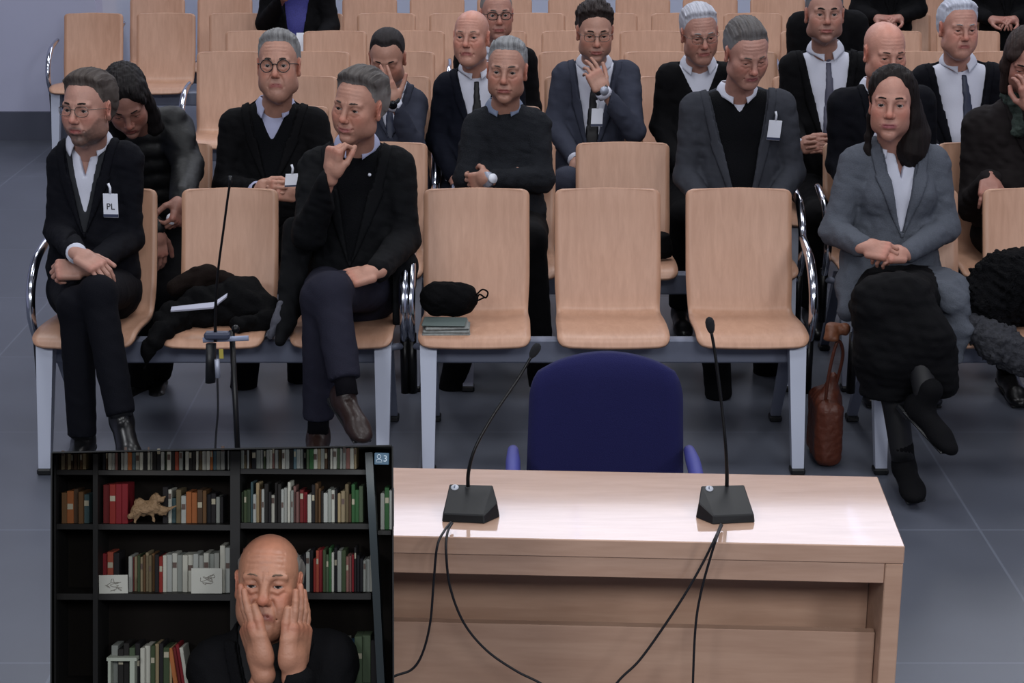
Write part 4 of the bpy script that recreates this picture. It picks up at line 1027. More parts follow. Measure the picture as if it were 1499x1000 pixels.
def PY(px, Y, z): return np.array((xat(px, Y, z), Y, z))
DY = dict(head=-.27, neck=-.17, sl=-.18, sr=-.18, el=-.25, er=-.25, wl=-.45, wr=-.45, pel=-.24)
def JJ(r, lower=None, pelx=None, pelz=.55, **k):
    Y = RY[r]; J = {}
    for n, v in k.items():
        dy = v[2] if len(v) > 2 else DY[n]; kk = 6.13 / (Y - .22); J[n] = P(v[0], v[1] - dict(head=3, neck=17, sl=10, sr=10).get(n, 0) * kk, Y + dy)
    px = pelx if pelx is not None else (k['sl'][0] + k['sr'][0]) / 2
    J['pel'] = PY(px, Y + DY['pel'], pelz); X = J['pel'][0]
    J['kl'] = np.array((X - .11, Y - .70, .50)); J['kr'] = np.array((X + .11, Y - .70, .50)); J['al'] = np.array((X - .11, Y - .66, .105)); J['ar'] = np.array((X + .11, Y - .66, .105))
    if lower:
        for n, v in lower.items(): J[n] = np.array(v) if n[0] == '_' else (P(v[0], v[1], Y + v[2]))
    return J
def hd(o, d, n, s, **k): return dict(o=o, d=d, n=n, side_thumb=s, **k)
BR = '#2a211d'
# A bearded man, front row left
J = JJ(0, head=(129, 160), neck=(131, 222), sl=(98, 246), sr=(182, 242), el=(86, 338, -.26), er=(190, 350, -.24), wl=(112, 371, -.66), wr=(126, 394, -.62), pelx=138,
       lower=dict(kl=(112, 448, -.70), al=(120, 632, -.74), kr=(143, 430, -.72), ar=(176, 602, -.86)))
r_, i_ = person('bearded man in a dark suit and open white shirt, badge on his chest', J,
    dict(yaw=-17, pitch=2, skin='#a57a6c', age=.45, beard='#3d3430', w=.98, glasses='thin', lid=.45, brow=1.1, hair=dict(style='short', col='#2c2320', col2='#57504c', t=.014, top=.024, amp=.004, recess=.012, front=-.006)),
    dict(jacket=C_NAVY, shirt=C_SHIRT, shopen=.13, copen=70, v=.20, vw=.075, lapel=.04, inner=mat('charcoal_waistcoat', '#202227', .9), v2=.27, vw2=.055, trousers=C_NAVY, trouser_r=.92, footl=(0, -1, -.1), footr=(.30, -.85, -.42), fold=.006, cuff=C_SHIRT, nocuff=('wr',), arm=.98),
    h=.0065, hands=[hd(J['wl'], (.85, -.35, -.42), (-.3, .35, -.9), (-.2, .8, .3), curls=[(28, 22, 12)] * 4, spread=5),
                    hd(J['wr'], (-1, -.25, .05), (0, .6, -.7), (-.1, -.4, .8), curls=[(60, 70, 40)] * 4, thumb='across')])
c = P(162, 301, 5.99); badge(r_, c, (1, -.1, 0), (.0, .12, 1), (-.05, -1, .1), .052, .082, 'PL')
# B woman in puffer coat, second row left, bending forward
J = JJ(1, head=(185, 150, -.62), neck=(208, 188, -.42), sl=(178, 208, -.40), sr=(252, 192, -.38), el=(170, 290, -.5), er=(275, 245, -.5), wl=(228, 338, -.85), wr=(266, 292, -.78), pelx=248,
       lower=dict(kl=(205, 420, -.75), al=(205, 555, -.62), kr=(250, 425, -.75), ar=(232, 545, -.55)))
r_, i_ = person('dark-haired woman in a black quilted coat, bent forward behind the bearded man', J,
    dict(yaw=12, pitch=38, roll=-8, skin='#8a6155', age=.3, w=.93, jaw=.9, adam=0, lid=.85, lips='#6e3834', brow=.8, hair=dict(style='long', col='#0c0a0b', col2='#1c1718', t=.016, len=-.22, amp=.004)),
    dict(type='pull', jname='quilted_coat', jacket=C_PUFF, puffer=.009, fold=.002, neckr=.05, trousers=C_BLACK, arm=1.15, socks=None or C_BLACK, footl=(-.3, -1, -.1), footr=(.2, -1, -.1)),
    h=.008, hands=[hd(J['wl'], (.1, -.2, -1), (-.6, .6, 0), (.6, -.5, 0), curls=[(25, 25, 15)] * 4), hd(J['wr'], (-.2, -.5, -.8), (-.8, .3, 0), (0, -1, 0), curls=[(50, 45, 25)] * 4, thumb='in')])
tg = mk('paper_tissue', *uvs(J['wr'] + (-.03, -.06, -.06), (.02, .012, .022)), WHITEP); tag(tg, 'crumpled white tissue in the hand of the woman in the quilted coat', 'tissue'); recenter(tg)
# C grey-haired man with glasses, second row
J = JJ(1, head=(408, 97), neck=(403, 168), sl=(346, 190), sr=(457, 188), el=(330, 272, -.26), er=(482, 270, -.26), wl=(376, 278, -.50), wr=(437, 282, -.50), pelx=402,
       lower=dict(kl=(372, 390, -.72), al=(356, 574, -.58), kr=(440, 390, -.72), ar=(440, 560, -.5)))
r_, i_ = person('frowning grey-haired man in round glasses and black jacket, fingers interlocked', J,
    dict(yaw=-1, pitch=-2, skin='#a87b6a', zs=1.12, age=.95, fat=.6, w=1.04, jaw=1.1, mouth=-.005, lid=.35, glasses='round', browcol='#3a322e', brow=1.1, stubble=.25, hair=dict(style='short', col='#4d4b4c', col2='#8f8f90', t=.012, top=.02, amp=.003, recess=.012)),
    dict(jacket=C_BLACK, shirt=C_LBLUE, shopen=.05, copen=60, v=.16, vw=.095, lapel=.045, inner=C_SWB, v2=.36, vw2=.062, fat=1.1, trousers=C_BLACK, cuff=C_LBLUE, footl=(-.75, -.65, -.15), footr=(0, -1, -.1)),
    h=.0065, hands=[hd(J['wl'], (.80, -.55, .12), (.35, .6, -.2), (0, -.2, 1), curls=[(35, 55, 30), (38, 60, 30), (40, 60, 30), (42, 60, 30)], thumb='in'),
                    hd(J['wr'], (-.80, -.5, .22), (-.35, .6, -.2), (0, -.2, 1), curls=[(35, 58, 30), (38, 60, 30), (42, 62, 30), (45, 62, 30)], thumb='in')])
c = P(427, 264, RY[1] - .62); badge(r_, c, (1, .2, 0), (.1, .2, 1), (.1, -1, .2), .05, .05)
# D man in dark coat, hand at chin
J = JJ(0, head=(525, 157, -.30), neck=(523, 226), sl=(468, 254), sr=(578, 252), el=(452, 342, -.42), er=(592, 350, -.26), wl=(485, 258, -.50), wr=(552, 398, -.64), pelx=516,
       lower=dict(kl=(470, 436, -.72), al=(466, 625, -.72), kr=(484, 428, -.74), ar=(507, 570, -.90)))
r_, i_ = person('grey-haired man in a dark coat with a hand at his chin, legs crossed', J,
    dict(yaw=-24, pitch=5, roll=6, skin='#a87a69', age=.6, w=1.0, mouth=.004, lid=.5, browcol='#4a403b', lips='#915552', iris='#33261f', stubble=.15, hair=dict(style='short', col='#3a3432', col2='#7f7b79', t=.016, top=.026, amp=.005, freq=70, recess=.014, front=-.002, temple=.5)),
    dict(type='coat', jname='coat', jacket=C_COAT, shirt=C_BSH, colmat=C_LBLUE, copen=40, collar=.062, v=.10, vw=.085, lapel=.05, inner=C_SWB, v2=.49, vw2=.03, trousers=C_TROU, shoes=BRSH, hemup=.045, socks=cloth('dark_socks', '#0d0c12'), fold=.007, arm=1.12, fat=1.06, hem=0, footl=(0, -1, -.1), footr=(.42, -.86, -.30), shoel=.9),
    h=.0065, hands=[hd(J['wl'], (.16, .0, 1), (.75, .65, 0), (.3, -.9, .2), curls=[(42, 62, 30), (60, 72, 40), (66, 76, 40), (72, 78, 40)], thumb=[(.35, .5, .8), (.0, .45, .9), (-.2, .5, .8)]),
                    hd(J['wr'], (-.88, -.38, -.16), (0, .4, -.9), (0, .9, .3), curls=[(30, 35, 20)] * 4)])
# coat tails beside the lap
blob('coat_tail', P(395, 540, 5.62), P(470, 300, 6.2), .007, lambda f: f.chain([P(438, 340, 6.08), P(424, 420, 5.95), P(418, 470, 5.84), P(408, 500, 5.76)], [.06, .05, .035, .018], k=.03), C_COAT, (.008, 22, 3), lambda f: np.maximum(f.F, np.where(f.g()[1] > SY - .55, .46 - f.g()[2], -1) + 0 * f.F), parent=r_)
blob('coat_side', P(570, 530, 5.75), P(625, 330, 6.3), .007, lambda f: f.chain([P(585, 390, 6.05), P(578, 460, 5.98)], [.07, .055], k=.03), C_COAT, (.008, 22, 3), lambda f: np.maximum(f.F, .46 - f.g()[2] + 0 * f.F), parent=r_)
c = P(541, 256, 6.02); s_ = surf(i_, 541, 256)
mk('lapel_pin', *uvs(s_ if s_ is not None else c, .006), WHITEP, r_)
# E man hiding his face
J = JJ(2, head=(567, 86), neck=(572, 140), sl=(530, 160), sr=(604, 158), el=(516, 225, -.3), er=(604, 214, -.42), wl=(540, 260, -.5), wr=(577, 152, -.50), pelx=575)
r_, i_ = person('short-haired man in a blue-grey suit covering his face with one hand', J,
    dict(yaw=-4, pitch=24, skin='#a07565', age=.4, lid=.95, stubble=.3, hair=dict(style='short', col='#151112', col2='#262123', t=.007, top=.012, amp=.0015, recess=.022, front=-.004)),
    dict(jacket=C_BLUE, shirt=C_SHIRT, tie=C_TIEN, v=.2, vw=.07, trousers=C_BLUE, cuff=C_SHIRT),
    h=.009, hh=.0032, hands=[hd(J['wr'], (-.42, -.02, 1), (-.3, 1, .2), (.9, -.1, .3), curls=[(8, 12, 8), (8, 12, 8), (10, 14, 8), (12, 16, 8)], spread=6, thumb='up'), hd(J['wl'], (.6, -.5, -.3), (0, .3, -1), (0, -1, .3))])
watch(r_, i_['J'], 'wr', 'er', BLACKP, mat('watch_dark', '#1c2026', .2, .5), face=(-.1, -1, 0))
# F bald man in navy suit and black tie
J = JJ(2, head=(690, 55), neck=(698, 112), sl=(657, 134), sr=(745, 134), el=(640, 205, -.2), er=(760, 205, -.2), wl=(665, 262, -.5), wr=(725, 262, -.5), pelx=700)
r_, i_ = person('bald man in a navy suit, white shirt and black tie, third row', J,
    dict(yaw=-12, pitch=0, skin='#b07f6f', age=.8, w=.98, mouth=-.004, lid=.5, bald_tint=1, browcol='#8a7468', brow=.8, hair=dict(style='bald', col='#8c7c74', col2='#a3948c', t=.003, top=.003, amp=.001, baldtop=.0)),
    dict(jacket=C_NAVY2, shirt=C_SHIRT, tie=C_TIEB, v=.17, vw=.09, copen=30, trousers=C_NAVY2, pad=1), h=.009, hh=.0032, hands=[hd(J['wl'], (.7, -.6, 0), (0, .3, -1), (0, -1, .3)), hd(J['wr'], (-.7, -.6, 0), (0, .3, -1), (0, -1, .3))])
# G man with black glasses behind
J = JJ(3, head=(727, 22), neck=(724, 76), sl=(684, 94), sr=(766, 94), el=(676, 160, -.2), er=(778, 160, -.2), wl=(705, 210, -.45), wr=(745, 210, -.45), pelx=724)
r_, i_ = person('man with black glasses half hidden behind the bald man with the black tie', J,
    dict(yaw=8, pitch=3, skin='#a17365', age=.6, glasses='square', stubble=.2, hair=dict(style='short', col='#5c5755', col2='#8b8684', t=.007, top=.01, amp=.001, recess=.02)),
    dict(jacket=C_BLACK, shirt=C_SHIRT, v=.2, vw=.075, trousers=C_BLACK), h=.01, hh=.0035, hands=[hd(J['wl'], (.7, -.6, 0), (0, .3, -1), (0, -1, .3)), hd(J['wr'], (-.7, -.6, 0), (0, .3, -1), (0, -1, .3))])
# H man in charcoal sweater with crossed arms
J = JJ(1, head=(742, 104), neck=(738, 171), sl=(702, 194), sr=(781, 192), el=(684, 262, -.30), er=(792, 262, -.30), wl=(750, 256, -.31), wr=(718, 263, -.46), pelx=740,
       lower=dict(kl=(708, 360, -.70), al=(660, 575, -.60), kr=(775, 352, -.72), ar=(793, 560, -.70)))
r_, i_ = person('grey-haired man in a charcoal crew neck sweater with folded arms, second row', J,
    dict(yaw=-6, pitch=4, roll=2, skin='#a47868', age=.7, w=.98, mouth=-.002, lid=.4, browcol='#5a504b', hair=dict(style='short', col='#565657', col2='#9a9b9e', t=.010, top=.018, amp=.003, recess=.012, freq=110)),
    dict(type='pull', jacket=C_CHAR, shirt=C_BSH, copen=40, collar=.060, cpoint=.02, neckr=.058, trousers=C_BLACK, fold=.008, arm=1.05, shoes=BRSH, footl=(0, -1, -.1), footr=(0, -1, -.1)),
    h=.0065, hands=[hd(J['wr'], (-.8, .55, -.25), (.1, 1, 0), (-.2, 0, 1), curls=[(25, 30, 20)] * 4, thumb='in'), hd(J['wl'], (.7, .6, -.1), (0, 1, 0), (0, 0, 1), curls=[(35, 35, 10)] * 4, thumb='in')])
watch(r_, i_['J'], 'wr', 'er', STEEL, WHITEP, face=(-.2, -1, .3))
# I curly-haired man, hand over mouth
J = JJ(2, head=(871, 48), neck=(870, 104), sl=(830, 118), sr=(915, 116), el=(812, 185, -.25), er=(928, 192, -.42), wl=(842, 234, -.5), wr=(883, 135, -.47), pelx=862,
       lower=dict(kl=(830, 268, -.70), kr=(905, 262, -.7), al=(835, 390, -.6), ar=(905, 390, -.6)))
r_, i_ = person('curly-haired man in glasses and blue-grey suit with a hand over his mouth', J,
    dict(yaw=3, pitch=12, skin='#a87d6d', age=.4, glasses='thin', lid=.6, stubble=.2, browcol='#17110f', brow=1.2, hair=dict(style='short', col='#1a1515', col2='#342b2a', t=.018, top=.026, amp=.008, freq=110, front=-.010)),
    dict(jacket=C_BLUE, shirt=C_SHIRT, tie=C_TIEB, v=.10, vw=.085, trousers=C_BLUE, cuff=C_SHIRT, open=.0), h=.008, hh=.003,
    hands=[hd(J['wr'], (-.46, .14, .88), (-.35, .9, -.1), (.85, -.1, .5), curls=[(10, 20, 12), (18, 28, 16), (28, 38, 20), (38, 44, 20)], spread=2, thumb=[(.6, .3, .7), (.35, .2, .9), (.2, .1, .95)]), hd(J['wl'], (.5, -.6, -.4), (0, .3, -1), (0, -1, .3))])
watch(r_, i_['J'], 'wr', 'er', BLACKP, STEEL, face=(.3, -1, .1))
c = P(874, 172, RY[2] - .44); badge(r_, c, (1, 0, 0), (.05, .1, 1), (0, -1, .1), .05, .078)
# J white-haired man with glasses
J = JJ(2, head=(1024, 50), neck=(1022, 105), sl=(982, 120), sr=(1068, 118), el=(968, 185, -.2), er=(1080, 190, -.2), wl=(1000, 250, -.5), wr=(1050, 250, -.5), pelx=1024)
r_, i_ = person('white-haired man with glasses in a black cardigan and white collar, third row', J,
    dict(yaw=8, pitch=14, roll=-4, skin='#a07467', age=.9, glasses='thin', lid=.8, browcol='#8f8c8c', w=1.0, hair=dict(style='short', col='#8d8e98', col2='#c6c7d2', t=.012, top=.020, amp=.003, recess=.008)),
    dict(type='vsweater', jname='cardigan', jacket=C_BLACK, shirt=C_SHIRT, v=.35, vw=.09, copen=60, shopen=.05, trousers=C_BLACK), h=.009, hh=.0032, hands=[hd(J['wl'], (.7, -.6, 0), (0, .3, -1), (0, -1, .3)), hd(J['wr'], (-.7, -.6, 0), (0, .3, -1), (0, -1, .3))])
# K man looking down, grey jacket, black sweater
J = JJ(1, head=(1093, 78, -.33), neck=(1079, 146), sl=(1020, 166), sr=(1140, 162), el=(1004, 258, -.22), er=(1160, 254, -.22), wl=(1040, 312, -.52), wr=(1125, 312, -.52), pelx=1082,
       lower=dict(kl=(1040, 400, -.70), al=(1052, 578, -.72), kr=(1130, 400, -.72), ar=(1120, 590, -.3)))
r_, i_ = person('man looking down in a grey jacket over black sweater with a white badge', J,
    dict(yaw=14, pitch=26, roll=-3, skin='#a87b6e', age=.75, w=1.04, lid=.9, browcol='#5c524c', lips='#84484a', hair=dict(style='short', col='#4a4442', col2='#77777a', t=.012, top=.019, amp=.004, fade=.06, temple=.7, recess=.008)),
    dict(jacket=C_SLATE, shirt=C_SHIRT, v=.03, vw=.115, lapel=.045, open=.10, inner=C_SWB, v2=.47, vw2=.05, copen=40, fat=1.12, trousers=C_BLACK, shoes=BRSH, footl=(-.25, -1, -.1)), h=.0075, hands=[hd(J['wl'], (.7, -.6, 0), (0, .3, -1), (0, -1, .3)), hd(J['wr'], (-.7, -.6, 0), (0, .3, -1), (0, -1, .3))])
s_ = surf(i_, 1133, 190); c = (s_ if s_ is not None else P(1133, 190, RY[1] - .36)) + (0, -.012, 0); badge(r_, c, (1, .25, -.1), (.12, .15, 1), (.2, -1, .1), .055, .078)
# L man with grey tie
J = JJ(2, head=(1207, 22), neck=(1208, 84), sl=(1163, 104), sr=(1262, 104), el=(1158, 180, -.25), er=(1270, 180, -.25), wl=(1172, 214, -.48), wr=(1222, 218, -.48), pelx=1210)
r_, i_ = person('dark-browed man in a black suit, white shirt and grey tie in the third row', J,
    dict(yaw=-2, pitch=0, skin='#9c7264', age=.5, w=1.05, jaw=1.08, lid=.4, stubble=.35, brow=1.4, browcol='#1c1614', hair=dict(style='short', col='#3a3737', col2='#66666b', t=.009, top=.014, amp=.002, temple=.8)),
    dict(jacket=C_BLACK, shirt=C_SHIRT, tie=C_TIEG, v=.08, vw=.105, copen=30, trousers=C_BLACK, cuff=C_SHIRT, fat=1.05), h=.009, hh=.0032,
    hands=[hd(J['wl'], (.75, -.6, .3), (.3, .6, -.3), (0, -.1, 1), curls=[(30, 40, 20)] * 4, thumb='in'), hd(J['wr'], (-.7, -.6, .3), (-.3, .6, -.3), (0, -.1, 1), curls=[(30, 40, 20)] * 4, thumb='in')])
# M bald man behind the woman
J = JJ(1, head=(1295, 78, -.30), neck=(1288, 140), sl=(1236, 160), sr=(1345, 156), el=(1228, 240, -.2), er=(1355, 240, -.2), wl=(1260, 300, -.5), wr=(1320, 300, -.5), pelx=1290)
r_, i_ = person('bald man with lowered face in a dark navy suit, directly behind the woman in grey', J,
    dict(yaw=10, pitch=14, skin='#b28070', age=.6, w=.98, lid=.6, bald_tint=1, browcol='#4a3a34', hair=dict(style='bald', col='#8a6c60', col2='#a08074', t=.002, top=.002, amp=.0005, baldtop=-.01)),
    dict(jacket=C_NAVY, shirt=C_SHIRT, v=.3, vw=.06, trousers=C_NAVY), h=.009, hands=[hd(J['wl'], (.7, -.6, 0), (0, .3, -1), (0, -1, .3)), hd(J['wr'], (-.7, -.6, 0), (0, .3, -1), (0, -1, .3))])
# N woman in grey blazer
J = JJ(0, head=(1305, 153), neck=(1312, 218), sl=(1256, 248), sr=(1362, 248), el=(1222, 338, -.24), er=(1384, 334, -.24), wl=(1264, 362, -.50), wr=(1326, 372, -.50), pelx=1308,
       lower=dict(kl=(1288, 446, -.72), al=(1322, 668, -.80), kr=(1326, 436, -.74), ar=(1358, 585, -.92)))
r_, i_ = person('woman with long dark hair in a grey blazer and white blouse, hands clasped', J,
    dict(yaw=-14, pitch=1, skin='#a9796a', age=.35, w=.92, jaw=.92, adam=0, nose=.95, lid=.4, lips='#86454a', brow=1.0, browcol='#1a1413', hair=dict(style='long', col='#0d090a', col2='#1f1716', t=.010, top=.020, len=-.20, amp=.003, front=.012, facez=.118, facez0=-.035, facex=.064, sides=(.3, 1.3), offx=.075)),
    dict(jacket=C_BLAZ, shirt=C_SHIRT, shopen=.14, copen=80, collar=.062, cpoint=.05, v=.20, vw=.065, lapel=.05, bust=1, legtype='skirt', shoes=C_BLACK, boot=1, fold=.006, footl=(0, -1, -.12), footr=(.45, -.8, -.40), shoel=.85, hipw=.07), h=.0065,
    hands=[hd(J['wl'], (.85, -.5, -.05), (.2, .6, -.6), (0, -.4, 1), size=.92, curls=[(35, 50, 30), (38, 52, 30), (40, 55, 30), (42, 55, 30)], thumb='in'),
           hd(J['wr'], (-.88, -.45, .12), (-.2, .5, -.7), (0, -.4, 1), size=.92, curls=[(35, 50, 30), (38, 52, 30), (40, 55, 30), (42, 55, 30)], thumb='in')])
for a_, k_ in (('al', 'kl'), ('ar', 'kr')): mk('tights', *tube([J[k_], J[k_] * .6 + J[a_] * .4 , J[a_] * .7 + J[k_] * .3, J[a_] + (0, 0, -.01)], [.05, .050, .042, .038], 18, 4), TIGHT, r_)
def skirt(f):
    f.ell(J['pel'] + (0, -.02, -.02), (.17, .15, .10), None, .03)
    f.chain([J['pel'] + (-.06, -.1, 0), J['kl'] + (0, 0, -.01), P(1290, 520, SY - .76), P(1300, 592, SY - .78)], [.11, .078, .085, .085], k=.05)
    f.chain([J['pel'] + (.06, -.1, 0), J['kr'] + (0, 0, -.01), P(1358, 500, SY - .82), P(1378, 560, SY - .84)], [.11, .08, .08, .06], k=.05)
    f.chain([J['kl'], P(1325, 520, SY - .78)], [.085, .11], k=.05)
blob('skirt', P(1215, 620, 5.3), P(1420, 360, 6.3) + (0, 0, .15), .007, skirt, C_BLACK, (.012, 20, 4), lambda f: np.maximum(f.F, np.where(f.g()[1] > SY - .60, .46 - f.g()[2], -1) + 0 * f.F), parent=r_)
blob('jacket_hem', P(1205, 520, 5.6), P(1290, 350, 6.25), .007, lambda f: f.chain([P(1262, 372, 6.1), P(1252, 420, 6.0), P(1242, 455, 5.92)], [.08, .06, .04], k=.04), C_BLAZ, (.008, 20, 4), lambda f: np.maximum(f.F, .46 - f.g()[2] + 0 * f.F), parent=r_)
gc = blob('grey_overcoat', P(1335, 560, 5.55), P(1435, 370, 6.2), .007, lambda f: (f.chain([P(1372, 408, 5.98), P(1392, 430, 5.90), P(1402, 480, 5.80), P(1400, 530, 5.755)], [.06, .065, .05, .02], k=.04), f.chain([P(1375, 420, 5.85), P(1398, 440, 5.8)], [.05, .05], k=.04)), C_BLAZ, (.014, 22, 5), lambda f: np.maximum(f.F, np.where(f.g()[1] > SY - .56, .455 - f.g()[2], -1) + 0 * f.F), 'grey coat draped over the seat to the right of the woman in grey', 'coat')
# O white-haired man, blue tie
J = JJ(2, head=(1403, 42), neck=(1402, 102), sl=(1354, 122), sr=(1452, 120), el=(1348, 200, -.2), er=(1462, 200, -.2), wl=(1368, 222, -.52), wr=(1408, 224, -.52), pelx=1402)
r_, i_ = person('white-haired man in a dark suit with a slate blue tie, third row at the right', J,
    dict(yaw=6, pitch=6, skin='#ab7b6d', age=.9, fat=.3, w=1.02, lid=.7, browcol='#8f8c8c', hair=dict(style='short', col='#9094a2', col2='#c9ccda', t=.014, top=.020, amp=.003, recess=.010)),
    dict(jacket=C_NAVY, shirt=C_SHIRT, tie=C_TIEN, tieskew=.10, v=-.02, vw=.12, copen=35, trousers=C_NAVY, cuff=C_SHIRT, open=.03), h=.009, hh=.0032,
    hands=[hd(J['wl'], (.7, -.6, 0), (0, .3, -1), (0, -1, .3), curls=[(30, 40, 20)] * 4), hd(J['wr'], (-.7, -.6, 0), (0, .3, -1), (0, -1, .3), curls=[(30, 40, 20)] * 4)])
# P woman at right edge with hand on face
J = JJ(1, head=(1504, 92, -.36), neck=(1500, 160, -.24), sl=(1438, 192), sr=(1560, 190), el=(1432, 286, -.34), er=(1575, 250, -.45), wl=(1440, 300, -.50), wr=(1512, 160, -.52), pelx=1490)
J['wl'] = P(1450, 262, RY[1] - .50); J['el'] = P(1425, 300, RY[1] - .25); J['er'] = P(1560, 255, RY[1] - .45)
r_, i_ = person('brown-haired woman in a dark coat and green scarf holding her face', J,
    dict(yaw=-12, pitch=22, skin='#96685c', age=.3, w=.93, jaw=.9, adam=0, lid=.9, hair=dict(style='bob', col='#1e1716', col2='#3a2c29', t=.016, top=.022, len=-.12, bangs=1, amp=.003, facez=.105)),
    dict(type='coat', jname='coat', jacket=C_BROWN, inner=C_BROWN, v2=.6, v=.3, vw=.06, fat=1.15, arm=1.25, fold=.01, trousers=C_BLACK), h=.008,
    hands=[hd(J['wr'], (-.3, 0, 1), (-.2, .8, .1), (-.8, -.3, .3), curls=[(20, 45, 25), (22, 48, 25), (26, 50, 25), (30, 52, 25)], thumb='in'), hd(J['wl'], (-.2, -.7, -.5), (0, .3, -1), (0, -1, .3))])
sc_ = blob('scarf', J['neck'] - .2, J['neck'] + .2, .006, lambda f: (f.chain([J['neck'] + (-.07, -.02, .02), J['neck'] + (-.045, -.085, .0), J['neck'] + (.04, -.085, -.01), J['neck'] + (.07, -.01, .02)], [.035, .04, .04, .035], k=.02), f.chain([J['neck'] + (-.03, -.09, -.02), J['neck'] + (-.05, -.13, -.1)], [.04, .03], k=.02)), C_GREEN, (.012, 40, 3), parent=r_)
# Q sitter in blue shirt at the top, black cardigan
J = JJ(6, head=(432, -88), neck=(436, -38), sl=(402, -20), sr=(470, -20), el=(388, 34, -.25), er=(484, 38, -.25), wl=(418, -6, -.48), wr=(466, 60, -.5), pelx=436, pelz=.56)
r_, i_ = person('sitter in a blue patterned shirt and open black jacket, cut off by the top edge', J,
    dict(yaw=0, pitch=10, skin='#96685c', age=.3, hair=dict(style='long', col='#1a1514', t=.014, len=-.22, amp=.003)),
    dict(jacket=C_BLACK, shirt=C_ROYAL, v=-.05, vw=.105, lapel=.0, open=.085, trousers=C_BLACK, arm=1.15, fat=1.1), h=.01, hh=.004, hands=[hd(J['wl'], (.2, -.1, 1), (.4, .9, 0), (.9, 0, 0), curls=[(30, 40, 20)] * 4), hd(J['wr'], (-.5, -.6, -.3), (0, .3, -1), (0, -1, .3))])
pt = mk('white_paper', *prism([P(434, 48, RY[5] + .06), P(445, 48, RY[5] + .06), P(445, 77, RY[5] + .02), P(433, 74, RY[5] + .02)], np.zeros(3), np.array((0, .003, 0))), WHITEP, smooth=False); tag(pt, 'white paper hanging over the sixth row backrest below the blue shirt', 'paper')
recenter(pt)
# R dark-clad sitter behind L
J = JJ(4, head=(1206, -34), neck=(1212, 20), sl=(1172, 42), sr=(1250, 40), el=(1166, 95, -.2), er=(1262, 90, -.2), wl=(1190, 130, -.45), wr=(1240, 130, -.45), pelx=1212)
r_, i_ = person('sitter in a black coat mostly hidden behind the man with the grey tie', J,
    dict(yaw=0, pitch=5, skin='#96685c', age=.3, hair=dict(style='short', col='#1a1514', t=.014, amp=.003)),
    dict(type='coat', jname='coat', jacket=C_BLACK, inner=C_BLACK, v2=.6, v=.3, vw=.05, trousers=C_BLACK, arm=1.15), h=.011, hh=.004, hands=[hd(J['wl'], (.7, -.6, 0), (0, .3, -1), (0, -1, .3)), hd(J['wr'], (-.7, -.6, 0), (0, .3, -1), (0, -1, .3))])
for px, py, rr, lb in ((1300, -30, 6, 'sitter in black clothes at the top edge above the bald man'), (1468, -28, 6, 'sitter in black clothes at the top right corner')):
    J = JJ(rr, head=(px, py - 64), neck=(px, py - 14), sl=(px - 34, py), sr=(px + 34, py), el=(px - 44, py + 44, -.2), er=(px + 44, py + 44, -.2), wl=(px - 18, py + 56, -.4), wr=(px + 18, py + 56, -.4), pelx=px)
    person(lb, J, dict(yaw=0, pitch=5, skin='#96685c', age=.3, hair=dict(style='short', col='#1a1514', t=.014, amp=.003)),
        dict(type='coat', jname='coat', jacket=C_BLACK, inner=C_BLACK, v2=.6, v=.3, vw=.05, trousers=C_BLACK, arm=1.1), h=.013, hh=.004, hands=[hd(J['wl'], (.7, -.6, 0), (0, .3, -1), (0, -1, .3)), hd(J['wr'], (-.7, -.6, 0), (0, .3, -1), (0, -1, .3))])
# ---------------------------------------------------------------- the video screen: a deep display case with a small study in it
SBAS = np.stack([rt, fw, up]); SROLL = basis(0, 0, -1.15) @ SBAS
INK = mat('display_black', '#07080a', .6)
cor = [(76.5, 663.5), (573.5, 653.5), (576, 1235), (75, 1240)]
pb = PS(325, 1235, .12)
vs = thing('video_screen', 'black video display at lower left showing an old man before bookshelves', 'video screen', (pb[0], pb[1], 0))
def quadslab(name, ca, cb, w0, w1, th, m, parent):
    """wall through two pixel corners from depth w0 to w1, thickness th outwards"""
    c = np.array((325, 940)); a, b = np.array(ca, float), np.array(cb, float); n = np.array((b[1] - a[1], a[0] - b[0])); n = n / np.linalg.norm(n); n = n if n @ ((a + b) / 2 - c) > 0 else -n
    a2, b2 = a + n * th, b + n * th
    V = [PS(*a, w0), PS(*b, w0), PS(*b2, w0), PS(*a2, w0), PS(*a, w1), PS(*b, w1), PS(*b2, w1), PS(*a2, w1)]
    return np.array(V), [(0, 1, 2, 3), (7, 6, 5, 4), (0, 4, 5, 1), (2, 6, 7, 3), (1, 5, 6, 2), (0, 3, 7, 4)]
SW_ = .285
mk('casing', *join([quadslab('', cor[i], cor[(i + 1) % 4], 0, SW_, 2.2, INK, vs) for i in range(4)] + [(np.array([PS(*c, SW_) for c in cor] + [PS(*c, SW_ + .01) for c in cor]), [(0, 1, 2, 3), (7, 6, 5, 4), (0, 4, 5, 1), (1, 5, 6, 2), (2, 6, 7, 3), (3, 7, 4, 0)])]), INK, vs, smooth=False)
mk('stand_pole', *tube([(pb[0], pb[1], .03), (pb[0], pb[1], pb[2] + .02)], .03, 16), BLACKM, vs)
mk('stand_base', *tube([(pb[0], pb[1], 0), (pb[0], pb[1], .02), (pb[0], pb[1], .035)], [.22, .22, .05], 32), BLACKM, vs)
def sbx(x0, y0, x1, y1, w0, w1, bev=0., ang=0., R0=None):
    sc = (3.1 + w0) / FPX; R = basis(0, 0, ang) @ SBAS
    c = PS((x0 + x1) / 2, (y0 + y1) / 2, w0) + fw * (w1 - w0) / 2; return box(c, (abs(x1 - x0) * sc, w1 - w0, abs(y1 - y0) * sc), R, bev)
